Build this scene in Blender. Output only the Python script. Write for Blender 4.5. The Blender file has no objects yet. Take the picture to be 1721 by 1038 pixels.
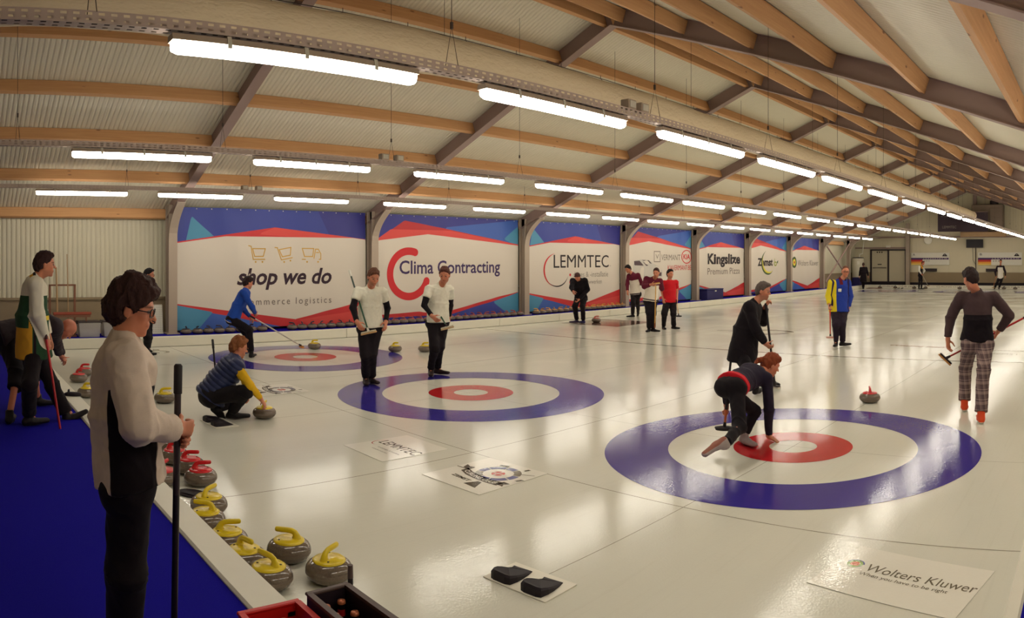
import bpy, math, random
import numpy as np
from mathutils import Vector, Matrix, noise as mnoise

# ------------------------------------------------------------------ camera, world, exposure
scene = bpy.context.scene
COL = scene.collection
FPX, XP, Y0 = 1230.0, -86.949, 436.611          # focal length in pixels, pixel of the across-hall direction, horizon row
CAM = Vector((2.904, -6.566, 1.828))
cam_data = bpy.data.cameras.new('camera')
cam = bpy.data.objects.new('camera', cam_data)
COL.objects.link(cam)
cam_data.type = 'PANO'                            # the photograph is a hand-held cylindrical panorama
cam_data.panorama_type = 'CENTRAL_CYLINDRICAL'
half = 1721 / 2 / FPX
cam_data.central_cylindrical_range_u_min = -half
cam_data.central_cylindrical_range_u_max = half
cam_data.central_cylindrical_range_v_min = -(1038 - Y0) / FPX
cam_data.central_cylindrical_range_v_max = Y0 / FPX
cam_data.central_cylindrical_radius = 1.0
cam_data.clip_start = 0.05
cam_data.clip_end = 200
thc = (1721 / 2 - XP) / FPX
cam.location = CAM
cam.rotation_euler = Vector((-math.cos(thc), math.sin(thc), 0)).to_track_quat('-Z', 'Y').to_euler()
scene.camera = cam

world = bpy.data.worlds.new('world')
scene.world = world
world.use_nodes = True
world.node_tree.nodes['Background'].inputs[0].default_value = (1.0, 0.93, 0.80, 1)
world.node_tree.nodes['Background'].inputs[1].default_value = 0.02

scene.view_settings.view_transform = 'Standard'
scene.view_settings.look = 'None'
scene.view_settings.gamma = 1.0
scene.view_settings.use_curve_mapping = False
scene.view_settings.exposure = 0.0
LAMP_STRENGTH = 25.0
try:
    scene.cycles.use_denoising = True
    scene.cycles.denoiser = 'OPENIMAGEDENOISE'
    scene.cycles.max_bounces = 6
    scene.cycles.diffuse_bounces = 3
    scene.cycles.glossy_bounces = 3
    scene.cycles.transparent_max_bounces = 8
    scene.cycles.sample_clamp_indirect = 6.0
    scene.cycles.caustics_reflective = False
    scene.cycles.caustics_refractive = False
except Exception:
    pass

# ------------------------------------------------------------------ helpers: materials
def srgb(r, g, b):
    f = lambda c: (c / 255 / 12.92) if c <= 10.31 else ((c / 255 + 0.055) / 1.055) ** 2.4
    return (f(r), f(g), f(b), 1.0)

MATS = {}
class NT:
    """small wrapper that builds node trees"""
    def __init__(self, m):
        m.use_nodes = True
        self.t = m.node_tree
        self.b = self.t.nodes['Principled BSDF']
        self.out = self.t.nodes['Material Output']
    def n(self, typ, **kw):
        nd = self.t.nodes.new(typ)
        for k, v in kw.items():
            setattr(nd, k, v)
        return nd
    def l(self, a, b):
        self.t.links.new(a, b)
    def val(self, x, sock):
        if isinstance(x, (int, float)):
            sock.default_value = x
        elif isinstance(x, (tuple, list)):
            sock.default_value = x
        else:
            self.l(x, sock)
    def math(self, op, a, b=0.0, c=0.0):
        nd = self.n('ShaderNodeMath', operation=op)
        self.val(a, nd.inputs[0]); self.val(b, nd.inputs[1]); self.val(c, nd.inputs[2])
        return nd.outputs[0]
    def mix(self, f, a, b):
        nd = self.n('ShaderNodeMix', data_type='RGBA')
        self.val(f, nd.inputs[0]); self.val(a, nd.inputs[6]); self.val(b, nd.inputs[7])
        return nd.outputs[2]
    def coord(self, which='Object'):
        return self.n('ShaderNodeTexCoord').outputs[which]
    def sep(self, v):
        nd = self.n('ShaderNodeSeparateXYZ'); self.l(v, nd.inputs[0]); return nd.outputs
    def scale(self, v, s):
        nd = self.n('ShaderNodeMapping'); self.l(v, nd.inputs[0]); nd.inputs['Scale'].default_value = s; return nd.outputs[0]
    def noise(self, v, scale, detail=3.0, rough=0.5):
        nd = self.n('ShaderNodeTexNoise'); self.l(v, nd.inputs['Vector'])
        nd.inputs['Scale'].default_value = scale; nd.inputs['Detail'].default_value = detail; nd.inputs['Roughness'].default_value = rough
        return nd.outputs[0]
    def bump(self, h, strength, dist):
        nd = self.n('ShaderNodeBump'); self.l(h, nd.inputs['Height'])
        nd.inputs['Strength'].default_value = strength; nd.inputs['Distance'].default_value = dist
        self.l(nd.outputs[0], self.b.inputs['Normal'])
    def attr(self, name):
        nd = self.n('ShaderNodeAttribute'); nd.attribute_name = name; return nd.outputs['Fac']
    def step(self, x, soft=0.0):
        """1 where x < 0, with an edge as wide as soft"""
        nd = self.n('ShaderNodeMapRange'); self.val(x, nd.inputs[0])
        nd.inputs[1].default_value = -max(soft, 1e-4); nd.inputs[2].default_value = max(soft, 1e-4)
        nd.inputs[3].default_value = 1.0; nd.inputs[4].default_value = 0.0
        return nd.outputs[0]

def mat(name, rgb, rough=0.6, metal=0.0, spec=0.4, vary=0.06, vscale=9.0, bump=0.0, bscale=60.0, coat=0.0, sheen=0.0):
    if name in MATS:
        return MATS[name]
    m = bpy.data.materials.new(name)
    N = NT(m)
    c = srgb(*rgb)
    co = N.coord()
    nz = N.noise(co, vscale)
    lo = tuple(max(0, x * (1 - vary)) for x in c[:3]) + (1,)
    hi = tuple(min(1, x * (1 + vary)) for x in c[:3]) + (1,)
    N.l(N.mix(nz, lo, hi), N.b.inputs['Base Color'])
    N.b.inputs['Roughness'].default_value = rough
    N.b.inputs['Metallic'].default_value = metal
    N.b.inputs['Specular IOR Level'].default_value = spec
    N.b.inputs['Coat Weight'].default_value = coat
    N.b.inputs['Sheen Weight'].default_value = sheen
    if bump:
        N.bump(N.noise(co, bscale, 2.0), 1.0, bump)
    MATS[name] = m
    return m

# ------------------------------------------------------------------ helpers: meshes and objects
class MB:
    """collects faces of one part and links them as ONE mesh object"""
    def __init__(self):
        self.v = []; self.f = []; self.mi = []; self.sm = []
    def add(self, vs, fs, mi=0, smooth=False):
        o = len(self.v)
        self.v.extend(tuple(p) for p in vs)
        for f in fs:
            self.f.append(tuple(o + i for i in f)); self.mi.append(mi); self.sm.append(smooth)
        return self
    def box(self, c, s, mi=0, R=None, bev=0.0):
        hx, hy, hz = s[0] / 2, s[1] / 2, s[2] / 2
        if bev <= 0:
            vs = [Vector((x * hx, y * hy, z * hz)) for x in (-1, 1) for y in (-1, 1) for z in (-1, 1)]
            fs = [(0, 1, 3, 2), (4, 6, 7, 5), (0, 4, 5, 1), (2, 3, 7, 6), (0, 2, 6, 4), (1, 5, 7, 3)]
        else:
            b = min(bev, hx * .9, hy * .9, hz * .9)
            idx = {}; vs = []
            for x in (-1, 1):
                for y in (-1, 1):
                    for z in (-1, 1):
                        for a in range(3):
                            p = [x * (hx - b), y * (hy - b), z * (hz - b)]
                            p[a] = (x * hx, y * hy, z * hz)[a]
                            idx[(x, y, z, a)] = len(vs); vs.append(Vector(p))
            g = lambda x, y, z, a: idx[(x, y, z, a)]
            fs = []
            for s_ in (-1, 1):
                q = [g(s_, -1, -1, 0), g(s_, 1, -1, 0), g(s_, 1, 1, 0), g(s_, -1, 1, 0)]; fs.append(q if s_ > 0 else q[::-1])
                q = [g(-1, s_, -1, 1), g(-1, s_, 1, 1), g(1, s_, 1, 1), g(1, s_, -1, 1)]; fs.append(q if s_ > 0 else q[::-1])
                q = [g(-1, -1, s_, 2), g(1, -1, s_, 2), g(1, 1, s_, 2), g(-1, 1, s_, 2)]; fs.append(q if s_ > 0 else q[::-1])
            for a in (-1, 1):
                for c_ in (-1, 1):
                    q = [g(a, c_, -1, 0), g(a, c_, -1, 1), g(a, c_, 1, 1), g(a, c_, 1, 0)]; fs.append(q if a * c_ > 0 else q[::-1])
                    q = [g(a, -1, c_, 0), g(a, 1, c_, 0), g(a, 1, c_, 2), g(a, -1, c_, 2)]; fs.append(q if a * c_ > 0 else q[::-1])
                    q = [g(-1, a, c_, 1), g(-1, a, c_, 2), g(1, a, c_, 2), g(1, a, c_, 1)]; fs.append(q if a * c_ > 0 else q[::-1])
            for x in (-1, 1):
                for y in (-1, 1):
                    for z in (-1, 1):
                        q = [g(x, y, z, 0), g(x, y, z, 1), g(x, y, z, 2)]; fs.append(q if x * y * z > 0 else q[::-1])
        M = R if R is not None else Matrix.Identity(3)
        c = Vector(c)
        return self.add([M @ p + c for p in vs], fs, mi)
    def tube(self, pts, r, n=10, mi=0, cap=True, flat=1.0, up=None):
        pts = [Vector(p) for p in pts]
        rs = r if isinstance(r, (list, tuple)) else [r] * len(pts)
        vs = []; fs = []
        prev = None
        for i, p in enumerate(pts):
            t = (pts[min(i + 1, len(pts) - 1)] - pts[max(i - 1, 0)]).normalized()
            if prev is None:
                ref = Vector(up) if up is not None else (Vector((0, 0, 1)) if abs(t.z) < .9 else Vector((1, 0, 0)))
                a = t.cross(ref).normalized()
            else:
                a = (prev - t * prev.dot(t)).normalized()
            prev = a
            b = t.cross(a)
            for k in range(n):
                w = 2 * math.pi * k / n
                vs.append(p + (a * math.cos(w) + b * (math.sin(w) * flat)) * rs[i])
        for i in range(len(pts) - 1):
            for k in range(n):
                fs.append((i * n + k, i * n + (k + 1) % n, (i + 1) * n + (k + 1) % n, (i + 1) * n + k))
        self.add(vs, fs, mi, True)
        if cap:
            self.add(vs[:n], [tuple(range(n))[::-1]], mi)
            self.add(vs[-n:], [tuple(range(n))], mi)
        return self
    def lathe(self, prof, n=24, c=(0, 0, 0), mi=0, smooth=True, sx=1.0, sy=1.0):
        vs = []; fs = []
        for r, z in prof:
            for k in range(n):
                w = 2 * math.pi * k / n
                vs.append((c[0] + r * math.cos(w) * sx, c[1] + r * math.sin(w) * sy, c[2] + z))
        for i in range(len(prof) - 1):
            for k in range(n):
                fs.append((i * n + k, i * n + (k + 1) % n, (i + 1) * n + (k + 1) % n, (i + 1) * n + k))
        self.add(vs, fs, mi, smooth)
        if prof[0][0] > 1e-6: self.add(vs[:n], [tuple(range(n))[::-1]], mi)
        if prof[-1][0] > 1e-6: self.add(vs[-n:], [tuple(range(n))], mi)
        return self
    def ring(self, r0, r1, n=128, c=(0, 0, 0), mi=0, a0=0.0, a1=2 * math.pi):
        vs = []; fs = []
        closed = abs(a1 - a0 - 2 * math.pi) < 1e-6
        m = n if closed else n + 1
        for k in range(m):
            w = a0 + (a1 - a0) * k / n
            for r in (r0, r1):
                vs.append((c[0] + r * math.cos(w), c[1] + r * math.sin(w), c[2]))
        for k in range(n):
            j = (k + 1) % m
            fs.append((2 * k, 2 * k + 1, 2 * j + 1, 2 * j))
        return self.add(vs, fs, mi)
    def prism(self, poly, fn, t0, t1, mi=0, cap_mi=None):
        """poly: 2-D outline (counter-clockwise); fn(u, v, t) gives the 3-D point"""
        n = len(poly)
        vs = [fn(u, v, t0) for u, v in poly] + [fn(u, v, t1) for u, v in poly]
        fs = [tuple(range(n))[::-1], tuple(range(n, 2 * n))] + [(k, (k + 1) % n, n + (k + 1) % n, n + k) for k in range(n)]
        return self.add(vs, fs, mi)
    def build(self, name, mats, parent=None, loc=None):
        me = bpy.data.meshes.new(name)
        me.from_pydata([tuple(p) for p in self.v], [], self.f)
        if not isinstance(mats, (list, tuple)): mats = [mats]
        for m in mats: me.materials.append(m)
        me.polygons.foreach_set('material_index', self.mi)
        me.polygons.foreach_set('use_smooth', self.sm)
        me.update()
        o = bpy.data.objects.new(name, me)
        COL.objects.link(o)
        if parent is not None: o.parent = parent
        if loc is not None: o.location = loc
        return o

def tag(o, label=None, cat=None, group=None, kind=None):
    if label: o['label'] = label
    if cat: o['category'] = cat
    if group: o['group'] = group
    if kind: o['kind'] = kind
    return o

def thing(name, label, cat, loc=(0, 0, 0), rz=0.0, group=None, kind=None):
    o = bpy.data.objects.new(name, None)
    COL.objects.link(o)
    o.location = loc; o.rotation_euler = (0, 0, rz)
    o.empty_display_size = 0.1
    return tag(o, label, cat, group, kind)

def copy_tree(o, parent=None):
    c = o.copy(); COL.objects.link(c)
    if parent is not None: c.parent = parent
    for ch in list(o.children):
        copy_tree(ch, c)
    return c

ORD = ['first', 'second', 'third', 'fourth', 'fifth', 'sixth', 'seventh', 'eighth', 'ninth', 'tenth', 'eleventh', 'twelfth',
       'thirteenth', 'fourteenth', 'fifteenth', 'sixteenth', 'seventeenth', 'eighteenth', 'nineteenth', 'twentieth',
       'twenty-first', 'twenty-second', 'twenty-third', 'twenty-fourth']

def text_mesh(body, size, extrude=0.0, bold=0.0, shear=0.0, sx=1.0, align='LEFT', spacing=1.0):
    """vertices and faces of a line of lettering in Blender's own font, flat in its xy plane"""
    cu = bpy.data.curves.new('lettering', 'FONT')
    cu.body = body; cu.size = size; cu.extrude = extrude; cu.offset = bold; cu.shear = shear
    cu.align_x = align; cu.space_character = spacing; cu.resolution_u = 3
    ob = bpy.data.objects.new('lettering', cu)
    COL.objects.link(ob)
    dg = bpy.context.evaluated_depsgraph_get()
    dg.update()
    me = ob.evaluated_get(dg).to_mesh()
    vs = [(v.co.x * sx, v.co.y, v.co.z) for v in me.vertices]
    fs = [tuple(p.vertices) for p in me.polygons]
    ob.evaluated_get(dg).to_mesh_clear()
    bpy.data.objects.remove(ob); bpy.data.curves.remove(cu)
    return vs, fs

def fit_text(body, width, height=None, **kw):
    """lettering scaled so that its ink is as wide (and, if given, as high) as asked, its lower left at the origin"""
    vs, fs = text_mesh(body, 1.0, **kw)
    xs = [v[0] for v in vs]; ys = [v[1] for v in vs]
    x0, x1, y0, y1 = min(xs), max(xs), min(ys), max(ys)
    k = width / (x1 - x0)
    ky = k if height is None else height / (y1 - y0)
    return [((x - x0) * k, (y - y0) * ky, z) for x, y, z in vs], fs
# ------------------------------------------------------------------ the hall
XW = -13.1            # inner face of the banner-side wall
XC = -12.62           # line of the steel columns
XR, ZR = -5.02, 6.03  # ridge line, lower edge of the purlins
XE = 3.9              # wall on the camera's right
YN, YF = -8.6, 40.0   # near and far end walls
ZW = 0.19             # walkway height above the ice
YC = [-6.75, -1.68, 3.6, 9.01, 14.01, 18.77, 23.39, 28.08, 32.7, 37.2]   # frames

def zpur(x):
    return ZR + 0.413 * (x - XR) if x < XR else ZR - 0.335 * (x - XR)

M_ice = bpy.data.materials.new('ice'); N = NT(M_ice)
co = N.coord()
n1 = N.noise(N.scale(co, (0.5, 0.12, 1)), 3.0, 4.0)
n2 = N.noise(co, 0.7, 3.0)
c1 = N.mix(n1, srgb(216, 214, 200), srgb(227, 225, 212))
sc = N.noise(N.scale(co, (14.0, 0.35, 1)), 2.0, 3.0, 0.7)            # faint sweep marks along the sheet
c2 = N.mix(N.math('MULTIPLY', N.step(N.math('SUBTRACT', 0.62, sc), 0.06), 0.10), c1, srgb(190, 186, 168))
N.l(c2, N.b.inputs['Base Color'])
N.val(N.math('MULTIPLY_ADD', N.math('MULTIPLY', n2, n2), 0.30, 0.045), N.b.inputs['Roughness'])
N.b.inputs['IOR'].default_value = 1.28
def pebble(N, co, strength=1.0):
    v = N.n('ShaderNodeTexVoronoi'); N.l(co, v.inputs['Vector']); v.inputs['Scale'].default_value = 70.0
    N.bump(N.math('ADD', v.outputs['Distance'], N.noise(co, 24.0, 3.0)), strength, 0.00032)
pebble(N, co)

def paint_mat(name, rgb, vary=0.10):
    m = bpy.data.materials.new(name); N = NT(m); co = N.coord()
    c = srgb(*rgb)
    nz = N.noise(N.scale(co, (1.0, 0.5, 1)), 2.5, 4.0)
    N.l(N.mix(nz, tuple(x * (1 - vary) for x in c[:3]) + (1,), tuple(min(1, x * (1 + vary)) for x in c[:3]) + (1,)), N.b.inputs['Base Color'])
    N.val(N.math('MULTIPLY_ADD', nz, 0.08, 0.05), N.b.inputs['Roughness']); N.b.inputs['IOR'].default_value = 1.31
    pebble(N, co)
    return m
P_blue = paint_mat('paint_blue', (62, 52, 148))
P_red = paint_mat('paint_red', (196, 42, 46))
P_line = paint_mat('paint_line', (146, 138, 122))
P_dark = paint_mat('paint_dark', (66, 60, 54))
P_grey = paint_mat('paint_grey', (116, 108, 92))
P_sheet = paint_mat('paint_sheet', (238, 234, 222), 0.03)
P_brown = paint_mat('paint_brown', (96, 72, 64))
P_fade = paint_mat('paint_faded_red', (186, 120, 106))
P_green = paint_mat('paint_green', (150, 176, 96))
P_orange = paint_mat('paint_orange', (206, 110, 60))
P_navy = paint_mat('paint_navy', (70, 74, 140))

M_white = mat('board_white', (226, 221, 205), 0.45, vary=0.03)
M_carpet = mat('carpet_blue', (20, 12, 150), 0.95, spec=0.1, vary=0.10, vscale=120, bump=0.002, bscale=300)
M_steel = mat('frame_steel', (156, 132, 124), 0.55, vary=0.08, vscale=2.0)
M_steel_l = mat('column_steel', (168, 152, 136), 0.55, vary=0.06, vscale=2.0)
M_plinth = mat('plinth', (150, 132, 104), 0.85, vary=0.08, vscale=3.0, bump=0.002, bscale=40)
M_dark = mat('dark_trim', (30, 22, 30), 0.7)

def ribbed(name, rgb, axis, pitch, depth, rough=0.5):
    m = bpy.data.materials.new(name); N = NT(m); co = N.coord()
    s = N.sep(co)[axis]
    f = N.math('FRACT', N.math('MULTIPLY', s, 1.0 / pitch))
    h = N.math('SMOOTH_MIN', N.math('MULTIPLY', N.math('ABSOLUTE', N.math('SUBTRACT', f, 0.5)), 3.0), 0.9, 0.2)
    c = srgb(*rgb)
    nz = N.noise(co, 0.6, 3.0)
    N.l(N.mix(nz, tuple(x * .95 for x in c[:3]) + (1,), tuple(min(1, x * 1.04) for x in c[:3]) + (1,)), N.b.inputs['Base Color'])
    N.b.inputs['Roughness'].default_value = rough
    N.bump(h, 1.0, depth)
    return m
M_roof = ribbed('roof_sheet', (226, 219, 198), 1, 0.085, 0.012)
M_wall = ribbed('wall_sheet', (206, 199, 174), 1, 0.105, 0.014)
M_wall_e = ribbed('end_wall_sheet', (214, 204, 176), 0, 0.30, 0.004)

def struct(o, label, cat):
    o['kind'] = 'structure'; o['label'] = label; o['category'] = cat
    return o

# ice, with everything painted under it as its parts
X0, X1 = -11.85, 2.47
YB = -5.0
b = MB(); b.add([(X0, YB, 0), (X1, YB, 0), (X1, 39.0, 0), (X0, 39.0, 0)], [(0, 1, 2, 3)])
ice = struct(b.build('floor', M_ice), 'glossy white pebbled ice of the curling sheets', 'ice floor')
ZP = 0.0016
HX = [(0.0, 0.0), (-4.73, 0.05), (-9.30, -0.09)]
for i, (hx, hy) in enumerate(HX):
    for k, yy in enumerate((hy, 34.75)):
        b = MB()
        b.ring(1.22, 1.829, c=(0, 0, 0), mi=0); b.ring(0.235, 0.585, n=96, c=(0, 0, 0), mi=1)
        o = b.build('house_rings', [P_blue, P_red], ice, (hx, yy, ZP))
        o['label'] = 'blue and red painted target rings in the ice, ' + (('near' if k == 0 else 'far') + ' end, ' + ['nearest sheet', 'middle sheet', 'sheet by the banners'][i])
b = MB()
def line(x0, y0, x1, y1, w, z=ZP * .6, mi=0):
    d = Vector((x1 - x0, y1 - y0, 0)).normalized(); s = Vector((-d.y, d.x, 0)) * w / 2
    a = Vector((x0, y0, z)); c = Vector((x1, y1, z))
    b.add([a - s, c - s, c + s, a + s], [(0, 1, 2, 3)], mi)
for yy, w in ((-2.0, .009), (0.0, .005), (34.75, .010), (36.6, .010)):
    line(X0 + .02, yy, X1 - .05, yy, w)
for xx in (-2.34, -7.02):
    line(xx, YB + .02, xx, 38.9, .010)
for hx, hy in HX:
    line(hx, -3.45, hx, 38.4, .006)
for yy in (6.43, 28.3):
    hb_ = MB(); hb_.add([(X0 + .02, yy - .03, ZP * .6), (X1 - .05, yy - .03, ZP * .6), (X1 - .05, yy + .03, ZP * .6), (X0 + .02, yy + .03, ZP * .6)], [(0, 1, 2, 3)])
    hb_.build('hog_line', P_dark, ice)['label'] = 'broad dark hog line across all sheets, ' + ('nearer one' if yy < 10 else 'far one')
o = b.build('painted_lines', P_line, ice); o['label'] = 'thin grey lines painted in the ice'

def sheet_ad(name, c, w, d, rz, label, lift=0.003):
    s = MB(); s.box((0, 0, 0), (w, d, 0.0016))
    o = s.build(name, P_sheet, ice, (c[0], c[1], lift)); o.rotation_euler = (0, 0, rz); o['label'] = label
    return o
def ink(parent, name, items, mats, z=0.002):
    """items: (vertices, faces, material index) already in the sheet's plane"""
    s = MB()
    for vs, fs, mi in items: s.add([(x, y, z) for x, y, *_ in vs], fs, mi)
    return s.build(name, mats, parent)
def place(tx, x, y, rot=0.0):
    vs, fs = tx; ca, sa = math.cos(rot), math.sin(rot)
    return [(x + u * ca - v * sa, y + u * sa + v * ca, 0) for u, v, *_ in vs], fs
def arc(r0, r1, a0, a1, c=(0, 0), n=24, sx=1.0, sy=1.0, taper=False):
    vs = []; fs = []
    for k in range(n + 1):
        t = k / n; w = a0 + (a1 - a0) * t
        m = (r0 + r1) / 2; h = (r1 - r0) / 2 * (math.sin(math.pi * min(max(t, .03), .97)) if taper else 1)
        for r in (m - h, m + h): vs.append((c[0] + r * math.cos(w) * sx, c[1] + r * math.sin(w) * sy, 0))
    for k in range(n): fs.append((2 * k, 2 * k + 1, 2 * k + 3, 2 * k + 2))
    return vs, fs
def poly(pts): return [(x, y, 0) for x, y in pts], [tuple(range(len(pts)))]


# printed sheet with a ring and capitals, in front of the middle house
a = sheet_ad('ice_advert', (-2.93, -2.48), 0.70, 0.76, -0.02, 'white sheet in the ice with thin black ring and capital letters')
ink(a, 'lettering', [(*place(fit_text('LEMMTEC', 0.60, 0.125), -0.27, -0.03), 0), (*arc(.10, .112, 1.9, 5.3, (-.24, 0.0), sx=.8, taper=True), 1)], [P_dark, P_red])
ink(a, 'small_lettering', [(*place(fit_text('aandrijvings- & installatie', 0.36), -.12, -.14), 0), (*place(fit_text('metaalbouwwerken', 0.26), -.12, -.20), 0)], P_grey)
# the club sheets
def club_sheet(c, rz, label, w=0.72, d=0.80):
    a = sheet_ad('ice_club_crest', c, w, d, rz, label)
    cx, cy = 0.06, 0.10
    it = [(*arc(.135, .20, q * math.pi / 2 + .35, q * math.pi / 2 + 1.22, (cx, cy)), 1 if q % 2 else 3) for q in range(4)]
    it += [(*arc(.135, .20, q * math.pi / 2 - .29, q * math.pi / 2 + .29, (cx, cy)), 1) for q in range(4)]
    it += [(*arc(.012, .06, q * math.pi / 2 + .12, q * math.pi / 2 + 1.4, (cx, cy), 8), 2) for q in range(4)]
    ink(a, 'crest_rings', it, [P_dark, P_navy, P_red, P_grey])
    # ribbon with two forked ends, words cut out in white, brooms and stones round it
    it = [(*poly([(-.30, .02), (-.20, -.01), (-.215, .085), (-.27, .075), (-.33, .10)]), 0),
          (*poly([(.26, -.115), (.34, -.13), (.31, -.085), (.34, -.04), (.26, -.03)]), 0)]
    pts = [(-.24, -.02), (-.12, -.075), (0, -.10), (.12, -.11), (.28, -.10)]
    for k in range(4):
        (x0, y0), (x1, y1) = pts[k], pts[k + 1]
        it.append((*poly([(x0, y0 - .04), (x1, y1 - .04), (x1, y1 + .05), (x0, y0 + .05)]), 0))
    it.append((*place(fit_text('ZEMST', .24, .045, bold=.03), -.20, -.21, -.10), 0))
    it.append((*poly([(-.36, -.005), (-.24, -.005), (-.24, .008), (-.36, .008)]), 3))
    it.append((*poly([(.20, .20), (.33, .26), (.33, .27), (.20, .215)]), 3))
    it.append((*poly([(.10, -.17), (.14, -.17), (.21, -.31), (.05, -.29)]), 0))
    it.append((*poly([(-.10, .27), (-.02, .30), (-.03, .33), (-.12, .30)]), 0))
    it.append((*poly([(.16, .31), (.18, .31), (.20, .36), (.17, .36)]), 0))
    it.append((*poly([(.30, .05), (.33, .05), (.36, .11), (.32, .11)]), 0))
    ink(a, 'ribbon', it, [P_dark, P_navy, P_red, P_grey])
    w1 = fit_text('CURLING CLUB', .44, .055, bold=.02)
    vs = []
    for x, y, z in w1[0]:
        x -= .20
        k = max(0, min(3, next((i for i in range(4) if x <= pts[i + 1][0]), 3)))
        (x0, y0), (x1, y1) = pts[k], pts[k + 1]
        vs.append((x, y0 + (y1 - y0) * (x - x0) / (x1 - x0) + y - .022, 0))
    ink(a, 'lettering', [(vs, w1[1], 0)], P_sheet, 0.0028)
    return a
club_sheet((-1.72, -2.40), 0.02, 'white sheet in the ice with blue ring crest and black ribbon, near the carpet')
club_sheet((-6.40, -2.14), 0.02, 'white sheet in the ice with blue ring crest, beside the squatting curler')
# sheet with a small globe and a two-line name, nearest to the camera
a = sheet_ad('ice_advert', (1.80, -2.53), 0.90, 0.62, -0.20, 'white sheet in the ice with small green globe and grey name')
ink(a, 'lettering', [(*place(fit_text('Wolters Kluwer', .70, .095), -.26, .0), 0)], P_grey)
ink(a, 'small_lettering', [(*place(fit_text('When you have to be right', .56, .05), -.26, -.075), 0)], P_grey)
ink(a, 'globe', [(*arc(0, .03, 0, 2 * math.pi, (-.345, .055)), 1), (*arc(.03, .05, 0, 2 * math.pi, (-.345, .055)), 0), (*arc(.05, .058, .2, 3.0, (-.345, .055)), 2)], [P_green, P_orange, P_navy])
# dark brown sheet by the players in maroon
a = sheet_ad('ice_advert', (-10.35, 10.2), 2.0, 1.9, 0.04, 'dark brown sheet in the ice under the bending player')
a.data.materials.clear(); a.data.materials.append(P_brown)
ink(a, 'lettering', [(*place(fit_text('CURLING', 1.5, .28), -.75, -.12), 0)], P_fade)
# faded marks further up the ice
def mark(name, c, rz, items, mats, label):
    s = MB()
    for vs, fs, mi in items: s.add([(x, y, 0) for x, y, *_ in vs], fs, mi)
    o = s.build(name, mats, ice, (c[0], c[1], ZP)); o.rotation_euler = (0, 0, rz); o['label'] = label
mark('ice_emblem', (-5.5, 10.1), 0.1, [(*arc(.42, .62, 0.2, 2.9, (.3, 0), sx=1.1), 0), (*arc(.42, .62, 3.4, 6.1, (.3, 0), sx=1.1), 0),
     (*poly([(-.5, -.25), (-.2, .05), (-.25, .12), (-.7, -.2)]), 0), (*poly([(-1.0, -.1), (-.5, .12), (-.55, .2), (-1.1, -.05)]), 0)], [P_grey], 'grey broken ring emblem in the ice behind the grey-haired man')
mark('ice_emblem', (-11.05, -2.42), 0.0, [(*arc(.13, .20, 0.3, 2.9), 0), (*arc(.13, .20, 3.5, 6.0), 0), (*poly([(-.42, -.02), (-.22, -.08), (-.20, .06), (-.40, .10)]), 0),
     (*poly([(-.2, -.24), (.25, -.26), (.24, -.20), (-.2, -.18)]), 0)], [P_grey], 'grey ring emblem in the ice near the far corner board')
mark('ice_lettering', (-1.5, 8.45), -0.12, [(*place(fit_text('CURLING ZEMST', 1.35, .16, bold=.03), 0, 0), 0)], [P_fade], 'faded red capitals in the ice behind the plaid trousers')
mark('ice_lettering', (.75, 8.05), -0.12, [(*place(fit_text('WWW.CURLING', .9, .08), 0, 0), 0), (*place(fit_text('ZEMST', .6, .08), 0.1, -.5), 0)], [P_grey], 'two faded grey lines of capitals in the ice at far right')

# boards round the ice
def board(name, a, c, axis, width, label, step=2.5, top=0.21):
    b = MB(); L = c - a; n = max(1, round(L / step))
    for k in range(n):
        m0 = a + L * k / n + .004; m1 = a + L * (k + 1) / n - .004
        lo, hi = width
        if axis == 'y': b.box(((lo + hi) / 2, (m0 + m1) / 2, top / 2), (hi - lo, m1 - m0, top), bev=.012)
        else: b.box(((m0 + m1) / 2, (lo + hi) / 2, top / 2), (m1 - m0, hi - lo, top), bev=.012)
    return struct(b.build(name, M_white), label, 'board')
board('baseboard_left', -5.0, 39.2, 'y', (-12.0, -11.85), 'long low white board along the ice under the banners')
board('baseboard_near', -12.0, 2.6, 'x', (-5.2, -5.0), 'low white board between the blue carpet and the row of stones', 2.4)
board('baseboard_far', -12.0, 2.6, 'x', (39.0, 39.15), 'low white board at the far end of the ice')
board('baseboard_right', -5.0, 39.0, 'y', (2.47, 2.55), 'thin white curb along the right edge of the ice', 4.0, .20)
# carpeted walkways
def slab(name, x0, x1, y0, y1, z0, z1, m, label, cat):
    b = MB(); b.box(((x0 + x1) / 2, (y0 + y1) / 2, (z0 + z1) / 2), (x1 - x0, y1 - y0, z1 - z0))
    return struct(b.build(name, m), label, cat)
slab('floor_carpet_near', XW, XE, YN, -5.2, -.1, ZW, M_carpet, 'bright blue carpet of the walkway where the woman stands', 'carpet')
slab('floor_carpet_left', XW, -12.0, -5.2, YF, -.1, ZW, M_carpet, 'blue carpet strip under the banners', 'carpet')
slab('floor_carpet_right', 2.55, XE, -5.2, YF, -.1, ZW, M_carpet, 'blue carpet at the bottom right corner', 'carpet')
slab('floor_deck_far', -12.0, 2.55, 39.15, YF, -.1, ZW, M_dark, 'dark deck behind the far board', 'floor')
slab('floor_base', XW, XE, YN, YF, -.3, -.1, M_dark, 'base under the ice', 'floor')

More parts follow.
